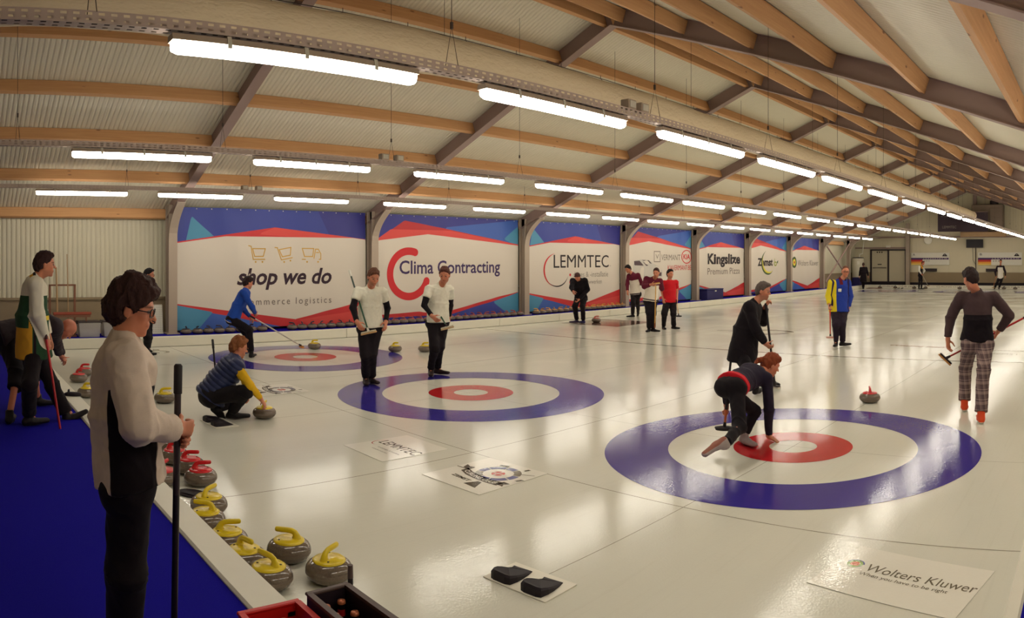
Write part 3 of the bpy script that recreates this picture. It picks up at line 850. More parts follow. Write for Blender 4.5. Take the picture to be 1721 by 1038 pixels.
def stone(kind, hm, x, y, z, rz, label, group=None, sc=1.0):
    if kind not in STONES: STONES[kind] = o = make_stone(hm)
    else: o = copy_tree(STONES[kind])
    if 'group' in o: del o['group']
    o.location = (x, y, z); o.rotation_euler = (0, 0, rz); o.scale = (sc, sc, sc)
    return tag(o, label, 'curling stone', group)

G1 = 'yellow-handled stones by the near board'
stone('yellow', H_yel, -2.06, -4.72, 0, 2.1, 'yellow-handled curling stone beside the red ones, farthest of the yellow group', G1)
stone('yellow', H_yel, -1.77, -4.85, 0, -2.1, 'second yellow-handled curling stone along the board from the red ones', G1)
stone('yellow', H_yel, -1.38, -4.85, 0, 1.15, 'third yellow-handled curling stone along the board from the red ones', G1)
stone('yellow', H_yel, -1.08, -4.86, 0, .2, 'fourth yellow-handled curling stone along the board from the red ones', G1)
stone('yellow', H_yel, -.80, -4.83, 0, 3.5, 'yellow-handled curling stone against the board nearest the crates', G1)
stone('yellow', H_yel, -1.09, -4.56, 0, -2.2, 'yellow-handled curling stone standing off the board in the second row', G1)
stone('yellow', H_yel, -.72, -4.49, 0, 2.0, 'yellow-handled curling stone farthest out on the ice, near the bottle crate', G1)
G2 = 'red-handled stones by the near board'
stone('red', H_red, -3.72, -4.50, 0, .2, 'red-handled curling stone farthest from the camera behind the woman\'s broom', G2)
stone('red', H_red, -3.38, -4.56, 0, 1.1, 'red-handled curling stone just behind the front two, right of the woman\'s hand', G2)
stone('red', H_red, -3.05, -4.53, 0, 1.0, 'red-handled curling stone between the front one and those behind', G2)
stone('red', H_red, -2.71, -4.55, 0, 1.15, 'red-handled curling stone in front of its group, next to the yellow ones', G2)
stone('red', H_red, -2.80, -4.845, 0, 2.3, 'red-handled curling stone against the board, half behind the woman\'s broom', G2)
G3 = 'stones by the board behind the woman'
stone('red', H_red, -8.45, -4.43, 0, 1.0, 'far red-handled curling stone by the board, rear of the pair behind the woman', G3)
stone('red', H_red, -7.90, -4.62, 0, .4, 'red-handled curling stone by the board, front of the pair behind the woman', G3)
stone('yellow', H_yel, -6.70, -4.72, 0, .8, 'yellow-handled curling stone by the board at the woman\'s back', G3)
stone('yellow', H_yel, -6.08, -3.83, 0, 1.2, 'yellow-handled curling stone peeping out in front of the woman\'s chest')
stone('yellow', H_yel, -10.30, .65, 0, .5, 'yellow-handled curling stone being swept in the house by the banners')
stone('yellow', H_yel, -9.05, 1.80, 0, .2, 'yellow-handled curling stone between the two men in white shirts')
stone('yellow', H_yel, -8.70, 2.28, 0, .3, 'yellow-handled curling stone half behind the right man in white shirt')
stone('yellow', H_yel, -4.79, -3.02, 0, 2.45, 'yellow-handled curling stone held by the squatting curler')
stone('red', H_red, .02, 2.39, 0, 1.95, 'red-handled curling stone alone on the ice near the plaid trousers')
stone('pink', H_pink, -10.68, 10.05, 0, .6, 'dull red curling stone on the brown sheet beside the bending player')
# stones stored along the wall under the banners
def row(kind, hm, y0, n, step, who, jit):
    r = random.Random(kind)
    for k in range(n):
        if k in jit: continue
        idx = k - sum(1 for j in jit if j < k)
        stone(kind, hm, -12.42 + r.uniform(-.012, .012), y0 + k * step, ZW, r.uniform(0, 6.28), '%s stone from the left in the row under the %s' % (ORD[idx], who), 'stones stored under the ' + who, .92)
row('dark', H_dk, -1.40, 18, .262, 'gold cart banner', (8, 9))
row('dullred', H_dred, 3.90, 19, .262, 'red ring banner', ())
row('orange', H_org, 9.32, 17, .268, 'thin capitals banner', ())
row('dullred', H_dred, 14.35, 4, .262, 'drawn car banner', ())
for k, (x, y) in enumerate([(-10.9, 38.4), (-9.9, 38.5), (-8.6, 38.3), (-7.9, 38.45), (-5.7, 38.4), (-2.9, 38.4), (-2.2, 38.45)]):
    stone('dark', H_dk, x, y, 0, k * 1.3, '%s stone from the left in front of the far board' % ORD[k], 'stones at the far board')
# ------------------------------------------------------------------ hacks, crates, bottles
M_rub = mat('rubber', (30, 22, 30), .55, vary=.1, spec=.3)
M_plate = mat('hack_plate', (238, 233, 218), .45, vary=.03)
def hack(x, y, rz, label):
    t = thing('hack', label, 'hack', (x, y, 0), rz)
    b = MB(); b.box((0, 0, .004), (.47, .28, .006), bev=.002); b.build('plate', M_plate, t)
    for s in (-1, 1):
        b = MB()
        out = [(-.072, -.122, .052), (-.045, -.130, .054), (.040, -.130, .052), (.072, -.118, .048), (.078, -.06, .036), (.074, -.01, .024), (.064, .05, .014), (.050, .098, .008),
               (.022, .075, .014), (-.008, .040, .034), (-.018, .015, .046), (-.004, -.020, .050), (-.012, -.045, .054), (-.045, -.066, .056), (-.070, -.085, .056), (-.078, -.105, .054)]
        m = len(out)
        lo = [(s * .115 + u, v, .007) for u, v, h_ in out]; mid = [(s * .115 + u, v, .004 + h_ * .82) for u, v, h_ in out]; hi = [(s * .115 + u * .90, -.01 + (v + .01) * .93, .007 + h_) for u, v, h_ in out]
        b.add(lo + mid + hi, [tuple(range(2 * m, 3 * m))] + [(k, (k + 1) % m, m + (k + 1) % m, m + k) for k in range(2 * m) if (k + 1) % m or True][:0])
        o_ = len(b.v) - 3 * m
        for lev in (0, 1):
            for k in range(m):
                b.f.append((o_ + lev * m + k, o_ + lev * m + (k + 1) % m, o_ + (lev + 1) * m + (k + 1) % m, o_ + (lev + 1) * m + k)); b.mi.append(0); b.sm.append(False)
        b.build('foothold', M_rub, t)
    return t
hack(-.01, -3.60, .05, 'pair of black rubber footholds on a white plate, in the front of the picture')
hack(-4.74, -3.60, .05, 'pair of black footholds on a white plate under the squatting curler')
hack(-9.5, 38.2, math.pi, 'dark pair of footholds in front of the far end door')

M_crate = mat('crate_black', (40, 28, 38), .5, vary=.08)
M_rim = mat('crate_rim', (84, 66, 62), .5)
M_cred = mat('crate_red', (206, 30, 28), .4, vary=.05)
def crate(name, loc, L, W, Hh, m, rim, label, open_sides, rz=0):
    t = thing(name, label, 'crate', loc, rz)
    th = .016
    b = MB(); b.box((L / 2, W / 2, .008), (L, W, .016))
    for x in (th / 2, L - th / 2):
        if open_sides:   # handle opening in the short sides
            b.box((x, W / 2, Hh * .31), (th, W, Hh * .62)); b.box((x, W * .1, Hh * .74), (th, W * .2, Hh * .30)); b.box((x, W * .9, Hh * .74), (th, W * .2, Hh * .30)); b.box((x, W / 2, Hh - .025), (th, W, .05))
        else: b.box((x, W / 2, Hh / 2), (th, W - 2 * th, Hh))
    for y in (th / 2, W - th / 2): b.box((L / 2, y, Hh / 2), (L, th, Hh))
    b.build('shell', m, t)
    b = MB()
    for x in (.006, L - .006): b.box((x, W / 2, Hh), (.026, W + .014, .014), bev=.004)
    for y in (.006, W - .006): b.box((L / 2, y, Hh - .0003), (L - .026, .026, .0134))
    b.build('rim', rim, t)
    return t
CRB = (.325, -5.19, .21)
crate('bottle_crate', CRB, .46, .185, .285, M_crate, M_rim, 'black bottle crate standing on the white board at the bottom of the picture', False)
crate('bottle_crate', (.30, -5.475, ZW), .46, .255, .275, M_cred, M_cred, 'red bottle crate on the blue carpet beside the black crate', True)
M_bot = mat('bottle_glass', (46, 26, 16), .12, spec=.6)
M_cap = mat('bottle_cap', (206, 122, 84), .35, metal=.3)
M_lab = mat('bottle_label', (190, 30, 34), .5)
def bottle(x, y, z, label, group):
    t = thing('beer_bottle', label, 'bottle', (x, y, z), 0, group)
    b = MB(); b.lathe([(.026, 0), (.030, .004), (.030, .125), (.026, .150), (.0155, .180), (.0135, .215), (.0155, .218), (.0155, .228)], 20); gl = b.build('glass', M_bot, t)
    b = MB(); b.lathe([(.0175, .222), (.0172, .228), (.015, .234), (.0, .2355)], 21); b.build('cap', M_cap, t)
    b = MB(); b.lathe([(.0182, .165), (.0147, .20)], 16); b.build('neck_label', M_lab, gl)
names = [('nearest the far short side, left', .06, .055), ('nearest the far short side, right', .05, .13), ('second along the left side', .14, .05), ('second along the right side', .16, .125), ('third along the left side', .225, .06), ('third along the right side', .25, .125), ('last along the left side', .31, .055), ('last along the right side', .34, .125)]
for nm, u, v in names:
    bottle(CRB[0] + u, CRB[1] + v, CRB[2] + .017, 'copper-capped bottle in the black crate, ' + nm, 'bottles in the black crate')
for nm, u, v in (('by its far side', .07, .16), ('behind its near wall', .19, .08)):
    bottle(.30 + u, -5.475 + v, ZW + .017, 'copper-capped bottle in the red crate, ' + nm, 'bottles in the red crate')
t = thing('post', 'short black post standing on the ice behind the black crate', 'post', (.02, -4.80, 0))
b = MB(); b.tube([(0, 0, 0), (0, 0, .36)], .0125, 12); b.build('shaft', M_rub, t)
b = MB(); b.tube([(0, 0, .36), (0, 0, .42)], [.0135, .012], 12); b.build('end_cap', M_rim, t)

# ------------------------------------------------------------------ things along the wall at the left
M_wood2 = mat('rack_wood', (128, 84, 62), .6, vary=.12, vscale=14)
M_stick = mat('stick_wood', (170, 138, 100), .6, vary=.1)
t = thing('broom_rack', 'open brown wooden frame rack against the ribbed wall', 'rack', (-12.55, -4.14, ZW))
for y in (-.27, .27):
    b = MB(); b.box((0, y, .55), (.05, .045, 1.10), bev=.003); b.build('upright', M_wood2, t)
b = MB(); b.box((0, 0, 1.10), (.05, .585, .035), bev=.003); b.build('top_rail', M_wood2, t)
b = MB(); b.box((.0, 0, .02), (.20, .60, .04), bev=.003); b.build('foot_rail', M_wood2, t)
for y, zt, r_, lb in ((-.12, 1.47, .022, 'thick pale wooden stick leaning in the rack, left one'), (.115, 1.75, .012, 'long thin wooden stick leaning in the rack, right one')):
    t2 = thing('wooden_stick', lb, 'stick', (-12.40, -4.14 + y, ZW + .01))
    b = MB(); b.tube([(0, 0, 0), (-.05, -.01, zt * .6), (-.10, -.02, zt)], [r_ * 1.1, r_, r_ * .8], 12); b.build('shaft', M_stick, t2)
    b = MB(); b.tube([(-.004, 0, .05), (-.012, 0, .14)], r_ * 1.6, 10); b.build('collar', M_wood2, t2)
M_brush = mat('brush_wood', (150, 66, 44), .5)
t = thing('floor_brush', 'wide reddish-brown brush board lying across the rack', 'brush', (-12.38, -3.95, ZW + .47))
b = MB(); b.box((0, 0, .035), (.06, .82, .06), bev=.01); b.build('back', M_brush, t)
b = MB(); b.box((0, 0, -.02), (.045, .78, .05)); b.build('bristles', M_wood2, t)
for y in (-.3, .3):
    b = MB(); b.box((0, y, -.25), (.03, .03, .44)); b.build('leg', M_wood2, t)
M_tub = bpy.data.materials.new('clear_plastic'); N = NT(M_tub)
N.b.inputs['Base Color'].default_value = (.85, .83, .78, 1); N.b.inputs['Roughness'].default_value = .35; N.b.inputs['Alpha'].default_value = .42
M_lid = mat('tub_lid', (70, 60, 62), .5); M_inside = mat('tub_content', (170, 160, 150), .7, vary=.3, vscale=20)
for k, (y, lb) in enumerate(((-3.58, 'clear plastic storage box with dark lid next to the rack'), (-3.05, 'clear plastic storage box half behind the woman\'s head'))):
    t = thing('storage_box', lb, 'storage box', (-12.5, y, ZW))
    b = MB(); b.prism([(-.17, -.21), (.17, -.21), (.17, .21), (-.17, .21)], lambda u, v, q: (u * (1 + .12 * q / .3), v * (1 + .12 * q / .3), .005 + q), 0, .30); b.build('tub', M_tub, t)
    b = MB(); b.box((0, 0, .325), (.40, .49, .025), bev=.008); b.build('lid', M_lid, t)
    for yy in (-.25, .25):
        b = MB(); b.box((0, yy, .30), (.10, .015, .06), bev=.004); b.build('clasp', M_lid, t)
    b = MB(); b.box((0, 0, .09), (.28, .34, .14), bev=.02); b.build('content', M_inside, t)
t = thing('panel', 'white perforated board leaning against the wall by the first column', 'board', (-12.68, -2.03, ZW), 0)
M_perf = bpy.data.materials.new('perforated_board'); N = NT(M_perf); co = N.coord(); s3 = N.sep(co)
fy = N.math('SUBTRACT', N.math('FRACT', N.math('MULTIPLY', s3[1], 25)), .5); fz = N.math('SUBTRACT', N.math('FRACT', N.math('MULTIPLY', s3[2], 25)), .5)
dd = N.math('SQRT', N.math('ADD', N.math('MULTIPLY', fy, fy), N.math('MULTIPLY', fz, fz)))
N.l(N.mix(N.step(N.math('SUBTRACT', dd, .2), .05), srgb(210, 206, 192), srgb(150, 144, 132)), N.b.inputs['Base Color'])
b = MB(); b.box((0, 0, .325), (.02, .32, .64), R=Matrix.Rotation(-.12, 3, 'Y')); b.build('sheet', M_perf, t)
b = MB(); b.box((.052, 0, .02), (.035, .34, .03)); b.build('foot', M_clip, t)
M_navy = mat('chest_navy', (34, 30, 86), .6)
t = thing('equipment_chest', 'dark blue chest standing under the pizza banner', 'chest', (-12.42, 19.65, ZW))
b = MB(); b.box((0, 0, .20), (.46, 1.35, .40), bev=.02); b.build('body', M_navy, t)
b = MB(); b.box((0, 0, .425), (.48, 1.38, .05), bev=.02); b.build('lid', M_navy, t)
b = MB(); b.box((.24, 0, .36), (.02, .12, .05), bev=.005); b.build('latch', M_clip, t)
# crossed bracing of the last bay
t = thing('cross_brace', 'crossed steel bracing bars in the last bay before the end wall', 'bracing', (-12.5, 32.85, 0), kind='structure')
for (y0, z0), (y1, z1) in ((((.05), 2.75), (4.2, .55)), ((.05, .55), (4.2, 2.85))):
    b = MB(); b.tube([(0, y0, z0), (0, y1, z1)], .045, 8); b.build('bar', M_steel, t)

# ------------------------------------------------------------------ far end wall
YW = YF - .02
M_door = mat('door_grey', (196, 186, 160), .5, vary=.02); M_frame = mat('door_frame', (44, 32, 36), .5); M_metal = mat('brushed_metal', (150, 140, 130), .35, metal=.6)
d = thing('door_1', 'double pale door with dark frame in the far end wall', 'door', (-10.78, YW, .36), kind='structure')
b = MB()
for x in (-1.20, 0, 1.20): b.box((x, -.05, 1.05), (.10, .10, 2.10))
b.box((0, -.05, 2.13), (2.5, .10, .09)); b.box((0, -.05, .02), (2.5, .10, .06)); b.build('door_frame', M_frame, d)
for x in (-.60, .60):
    b = MB(); b.box((x, -.04, 1.06), (1.08, .06, 2.02), bev=.006); leaf = b.build('door_leaf', M_door, d)
    if x < 0:
        b = MB(); b.tube([(x - .45, -.11, .95), (x + .45, -.11, .95)], .03, 8); b.box((x - .42, -.09, .95), (.06, .06, .08)); b.box((x + .42, -.09, .95), (.06, .06, .08)); b.build('push_bar', M_metal, leaf)
        b = MB(); b.box((x, -.075, 1.17), (.28, .01, .06)); b.build('plate', M_frame, leaf)
        for q in (-.16, 0, .16):
            b = MB(); b.box((x + q, -.075, 1.98), (.09, .01, .09)); b.build('mark', M_frame, leaf)
b = MB(); b.box((.0, -.08, 2.36), (.34, .10, .14), bev=.02); b.build('emergency_lamp', M_plate, d)
t = thing('end_column', 'steel column of the far end wall beside the door', 'column', (-9.40, YW - .12, ZW), kind='structure')
b = MB(); ibeam(b, (0, 0, 0), (0, 0, zpur(-9.4) - ZW), .22, .24, (0, -1, 0)); b.build('shaft', M_steel_l, t)
t = thing('end_column', 'steel column under the ridge of the far end wall', 'column', (-4.95, YW - .12, 5.30), kind='structure')
b = MB(); ibeam(b, (0, 0, 0), (0, 0, .70), .22, .24, (0, -1, 0)); b.build('shaft', M_steel, t)
b = MB(); b.box(((XW + XE) / 2, YW - .03, 3.32), (XE - XW - .2, .06, .10)); struct(b.build('trim_1', M_steel), 'horizontal steel rail across the far end wall', 'rail')
b = MB(); b.box((-11.3, YW - .03, 2.62), (3.6, .06, .10)); struct(b.build('trim_2', M_steel), 'steel rail above the far door', 'rail')
M_tank = mat('tank_white', (214, 206, 184), .4, vary=.02)
t = thing('water_tank', 'tall white cylindrical tank in the far corner beside the door', 'tank', (-12.55, 38.9, ZW))
b = MB(); b.lathe([(.38, 0), (.40, .03), (.40, 1.72), (.38, 1.75), (.0, 1.76)], 32); b.build('shell', M_tank, t)
b = MB(); b.lathe([(.385, 1.74), (.36, 1.80), (.0, 1.83)], 32); b.build('lid', M_lid, t)
b = MB(); b.tube([(.1, 0, 1.8), (.1, 0, 2.0), (.1, .6, 2.05), (.1, .9, 2.9)], .035, 8); b.build('pipe', M_plate, t)
b = MB(); b.box((.15, -.38, 1.45), (.16, .06, .22)); b.build('control_panel', M_plate, t)
t = thing('dark_box', 'dark blue box in front of the white tank', 'box', (-12.35, 38.1, ZW)); b = MB(); b.box((0, 0, .24), (.5, .5, .48), bev=.02); b.build('body', M_navy, t); b = MB(); b.box((0, 0, .50), (.52, .52, .03), bev=.01); b.build('lid', M_navy, t)
S_white = flat('sign_white', (226, 222, 210)); S_pur = flat('sign_purple', (76, 44, 96)); S_red = flat('sign_red', (200, 52, 44)); S_org = flat('sign_orange', (236, 160, 60)); S_yel = flat('sign_yellow', (240, 206, 110))
for nm, x0, x1, z0, z1 in (('A', -9.22, -6.66, 1.50, 2.30), ('B', -4.78, -1.93, 1.49, 2.31)):
    w, h = x1 - x0, z1 - z0
    t = thing('score_board', 'white score board with purple bar and coloured strips, ' + ('beside the door' if nm == 'A' else 'right of the black screen'), 'score board', (x0, YW, z0))
    b = MB(); b.box((w / 2, -.03, h / 2), (w, .04, h)); b.build('panel', S_white, t)
    for (u0, u1, v0, v1, mm, nn) in ((.0, .30, .42, .58, S_pur, 'strip'), (.0, .30, .27, .42, S_red, 'strip'), (.0, .30, .13, .27, S_org, 'strip'), (.0, .30, .0, .13, S_yel, 'strip'), (.30, .98, .45, .58, S_pur, 'number_bar')):
        b = MB(); b.box((w * (u0 + u1) / 2, -.055, h * (v0 + v1) / 2), (w * (u1 - u0), .012, h * (v1 - v0))); b.build(nn, mm, t)
    vs, fs = fit_text(nm, .14, .14); b = MB(); b.add([(.12 + x, -.058, h * .76 + z) for x, z, _ in vs], fs); b.build('letter', I_black, t)
    vs, fs = arc(.05, .11, 0, math.pi, (0, 0)); b = MB(); b.add([(w * .88 + x, -.058, h * .78 + z) for x, z, _ in vs], fs); vs, fs = poly([(-.17, -.06), (.17, -.06), (.14, .02), (-.14, .02)]); b.add([(w * .88 + x, -.058, h * .78 + z) for x, z, _ in vs], fs); b.build('crest', I_black, t)
    vs, fs = fit_text('1 2 3 4 5 6 7 8 9 10', w * .6, .06); b = MB(); b.add([(w * .33 + x, -.0625, h * .485 + z) for x, z, _ in vs], fs); b.build('lettering', S_white, t)
    vs, fs = fit_text('2 0 3', w * .14, .09); b = MB(); b.add([(w * .34 + x, -.058, h * .28 + z) for x, z, _ in vs], fs); b.build('hung_numbers', I_black, t)
for x, w, lb in ((-7.91, .84, 'under the score board by the door'), (-3.85, .8, 'beside the far player in black and white')):
    t = thing('wall_box', 'dark flat box on the end wall ' + lb, 'box', (x, YW, 1.08)); b = MB(); b.box((0, -.09, .085), (w, .16, .17), bev=.01); b.build('body', M_frame, t); b = MB(); b.box((0, -.09, .18), (w + .03, .19, .02)); b.build('lid', M_frame, t)
t = thing('television', 'black flat screen hanging high on the end wall', 'television', (-4.98, YW, 2.62))
b = MB(); b.box((0, -.16, .26), (1.10, .06, .54), bev=.01); b.build('case', M_frame, t)
b = MB(); b.box((0, -.193, .27), (1.04, .006, .46)); b.build('screen', mat('screen', (24, 16, 26), .5), t)
b = MB(); b.box((0, -.07, .3), (.2, .14, .2)); b.build('bracket', M_metal, t)
b = MB(); b.tube([(.05, -.03, 0), (.05, -.03, -1.5)], .03, 6); b.tube([(-.15, -.03, 0), (-.13, -.03, -.8), (.05, -.03, -1.1)], .012, 5); b.build('cable', M_wire, t)
t = thing('wall_clock', 'round pale clock on the end wall left of the screen', 'clock', (-8.09, YW, 3.12))
cR = Matrix.Rotation(math.pi / 2, 3, 'X')
b = MB(); q = MB(); q.lathe([(.27, 0), (.27, .05), (.24, .06)], 32); b.add([cR @ Vector(p) for p in q.v], q.f); b.build('rim', M_plate, t)
b = MB(); q = MB(); q.lathe([(.245, .045), (0, .046)], 32); b.add([cR @ Vector(p) for p in q.v], q.f); b.build('face', S_white, t)
for a, L in ((.6, .12), (2.2, .17)):
    b = MB(); b.box((math.sin(a) * L / 2, -.055, math.cos(a) * L / 2), (.016, .006, L), R=Matrix.Rotation(a, 3, 'Y')); b.build('hand', I_black, t)
# ventilation unit on a timber platform under the gable
t = thing('timber_platform', 'orange timber platform carrying the machine under the gable', 'platform', (-4.3, YW - .9, 3.30))
b = MB(); b.box((0, -.1, .14), (2.9, .12, .30), bev=.01); b.build('beam', M_stick, t)
b = MB(); b.box((0, .4, .29), (2.9, 1.0, .05)); b.build('deck', M_wood2, t)
for x in (-1.3, 1.3):
    b = MB(); b.box((x, .4, .12), (.10, 1.0, .22)); b.build('joist', M_wood2, t)
M_ahu = mat('machine_grey', (128, 112, 98), .45, metal=.3, vary=.15, vscale=3)
t = thing('air_handler', 'grey metal machine box with round fan on top, high under the gable', 'machine', (-4.05, YW - .5, 3.65))
b = MB(); b.box((0, 0, .85), (2.0, .85, 1.65), bev=.03); b.build('casing', M_ahu, t)
b = MB(); b.lathe([(.26, 1.68), (.28, 1.74), (.28, 1.92), (.22, 1.96), (0, 1.97)], 24, c=(.4, 0, 0)); b.build('fan', M_frame, t)
b = MB(); b.tube([(.7, -.55, .0), (.4, -.60, .35), (-.2, -.60, .65), (-.6, -.45, .75)], .05, 8); b.build('flexible_duct', M_plate, t)
b = MB(); b.box((.55, -.43, .85), (.8, .02, 1.2), bev=.01); b.build('service_panel', M_ahu, t)
t = thing('banner', 'dark grey banner hung in front of the machine under the gable', 'banner', (-5.55, YW - 1.30, 3.60))
b = MB(); b.box((0, 0, .62), (3.2, .02, 1.22)); b.build('cloth', mat('dark_cloth', (62, 48, 58), .7), t)
vs, fs = fit_text('LEMMTEC', .9, .16); b = MB(); b.add([(-1.3 + x, -.014, .22 + z) for x, z, _ in vs], fs); b.build('lettering', I_lgrey, t)
vs, fs = fit_text('aandrijvings- & installatietechniek', 2.0, .10); b = MB(); b.add([(-1.4 + x, -.014, .92 + z) for x, z, _ in vs], fs); b.build('small_lettering', I_lgrey, t)
b = MB(); b.tube([(-1.6, 0, 1.24), (1.6, 0, 1.24)], .02, 6); b.build('rod', M_steel, t)
b = MB(); b.add([(-.45, 0, 0), (.45, 0, 0), (.45, .6, 0), (-.45, .6, 0), (-.45, 0, .02), (.45, 0, .02), (.45, .6, .02), (-.45, .6, .02)], [(3, 2, 1, 0), (4, 5, 6, 7), (0, 1, 5, 4), (1, 2, 6, 5), (2, 3, 7, 6), (3, 0, 4, 7)])
tag(b.build('floor_mat', mat('mat_brown', (120, 70, 60), .9), None, (-12.0 + .7, 38.2, .001)), 'small reddish-brown mat on the ice in the far left corner', 'mat')
# lettering along the far board
vs, fs = fit_text('CURLING CLUB ZEMST', 2.4, .08); b = MB(); b.add([(-10.9 + x, 38.994, .08 + z) for x, z, _ in vs], fs); b.add([(-7.3 + x, 38.994, .08 + z) for x, z, _ in vs], fs); b.add([(-3.6 + x, 38.994, .08 + z) for x, z, _ in vs], fs)
o = b.build('board_lettering', I_grey, bpy.data.objects['baseboard_far'])

# loose sliders
t = thing('shoe_slider', 'black rubber slider lying on the white board in front of the raised shoe', 'slider', (-5.691, -5.09, .2105), 1.2)
b = MB(); b.lathe([(.050, 0), (.056, .006), (.054, .030), (.040, .042), (0, .046)], 24, sx=1.9, sy=.9); b.build('sole', M_rub, t)
b = MB(); b.tube([(-.05, -.045, .02), (-.05, -.02, .07), (-.05, .02, .07), (-.05, .045, .02)], .008, 8); b.build('strap', M_rub, t)
t = thing('slider_disc', 'flat black slider disc on the ice between the red and yellow stones', 'slider', (-2.496, -4.701, .0025), .6)
b = MB(); b.lathe([(.095, 0), (.105, .004), (.102, .010), (0, .012)], 32, sx=1.25, sy=.85); b.build('disc', M_rub, t)
b = MB(); b.tube([(-.06, -.05, .010), (0, -.055, .016), (.06, -.05, .010)], .006, 6); b.build('edge_strap', M_rub, t)
# ------------------------------------------------------------------ figures: one smooth surface per body and per garment
def V3(p): return np.array(p, float)
def unit(v):
    n = np.linalg.norm(v); return v / n if n > 1e-9 else v

class Field:
    """collects tapered, elliptical limbs and joins them into one smooth surface"""
    def __init__(self): self.pr = []; self.cuts = []; self.subs = []
    def limb(self, a, b, ra, rb=None, lat=None, k=.03, cap=None):
        ra = (ra, ra) if isinstance(ra, (int, float)) else ra
        rb = ra if rb is None else ((rb, rb) if isinstance(rb, (int, float)) else rb)
        a = V3(a); b = V3(b)
        self.pr.append((a, b, ra, rb, None if lat is None else V3(lat), k, cap)); return self
    def ball(self, c, r, ax=None, k=.02):
        """ellipsoid; r = radii along the axes ax (rows)"""
        r = (r, r, r) if isinstance(r, (int, float)) else r
        self.pr.append((V3(c), None, r, None, np.eye(3) if ax is None else np.array(ax, float), k, None)); return self
    def cut(self, p, n): self.cuts.append((V3(p), unit(V3(n)))); return self     # removes what lies on n's side
    def sub(self, c, r, k=.01): self.subs.append((V3(c), r, k)); return self
    def mesh(self, h):
        lo = np.full(3, 1e9); hi = -lo
        boxes = []
        for a, b, ra, rb, lat, k, cap in self.pr:
            m = (max(ra) if b is None else max(max(ra), max(rb))) + k + 2 * h
            pts = [a] if b is None else [a, b]
            bl = np.min(pts, 0) - m; bh = np.max(pts, 0) + m
            boxes.append((bl, bh)); lo = np.minimum(lo, bl); hi = np.maximum(hi, bh)
        n = np.ceil((hi - lo) / h).astype(int) + 1
        ax = [lo[i] + h * np.arange(n[i]) for i in range(3)]
        D = np.full(n, .2, np.float32)
        for (a, b, ra, rb, lat, k, cap), (bl, bh) in zip(self.pr, boxes):
            i0 = np.maximum(((bl - lo) / h).astype(int), 0); i1 = np.minimum(((bh - lo) / h).astype(int) + 2, n)
            X, Y, Z = np.meshgrid(*[ax[i][i0[i]:i1[i]] for i in range(3)], indexing='ij')
            P = np.stack([X, Y, Z], -1) - a
            if b is None:
                q = P @ lat.T
                r = np.array(ra)
                k0 = np.sqrt(((q / r) ** 2).sum(-1)); k1 = np.sqrt(((q / r ** 2) ** 2).sum(-1))
            else:
                e = b - a; L = np.linalg.norm(e); e = e / max(L, 1e-9)
                if lat is None:
                    lv = np.cross(e, (0, 0, 1) if abs(e[2]) < .9 else (1, 0, 0))
                else: lv = lat - e * lat.dot(e)
                lv = unit(lv); dv = np.cross(e, lv)
                s = P @ e; t = np.clip(s / max(L, 1e-9), 0, 1)
                w = ra[0] + (rb[0] - ra[0]) * t; d = ra[1] + (rb[1] - ra[1]) * t
                over = s - t * L
                cr = np.minimum(w, d) if cap is None else cap
                x = P @ lv; y = P @ dv
                k0 = np.sqrt((x / w) ** 2 + (y / d) ** 2 + (over / cr) ** 2)
                k1 = np.sqrt((x / w ** 2) ** 2 + (y / d ** 2) ** 2 + (over / cr ** 2) ** 2)
            f = (k0 * (k0 - 1) / np.maximum(k1, 1e-6)).astype(np.float32)
            f = np.where(k0 < .05, -.02, f)
            S = D[i0[0]:i1[0], i0[1]:i1[1], i0[2]:i1[2]]
            g = np.maximum(k - np.abs(S - f), 0) / max(k, 1e-6)
            S[...] = np.minimum(S, f) - g * g * k * .25
        if self.subs or self.cuts:
            X, Y, Z = np.meshgrid(*ax, indexing='ij')
            for c, r, k in self.subs:
                f = r - np.sqrt((X - c[0]) ** 2 + (Y - c[1]) ** 2 + (Z - c[2]) ** 2)
                g = np.maximum(k - np.abs(D - f), 0) / k
                D = np.maximum(D, f) + g * g * k * .25
            for p, nn in self.cuts:
                D = np.maximum(D, (X - p[0]) * nn[0] + (Y - p[1]) * nn[1] + (Z - p[2]) * nn[2])
        return surface(D, lo, h)

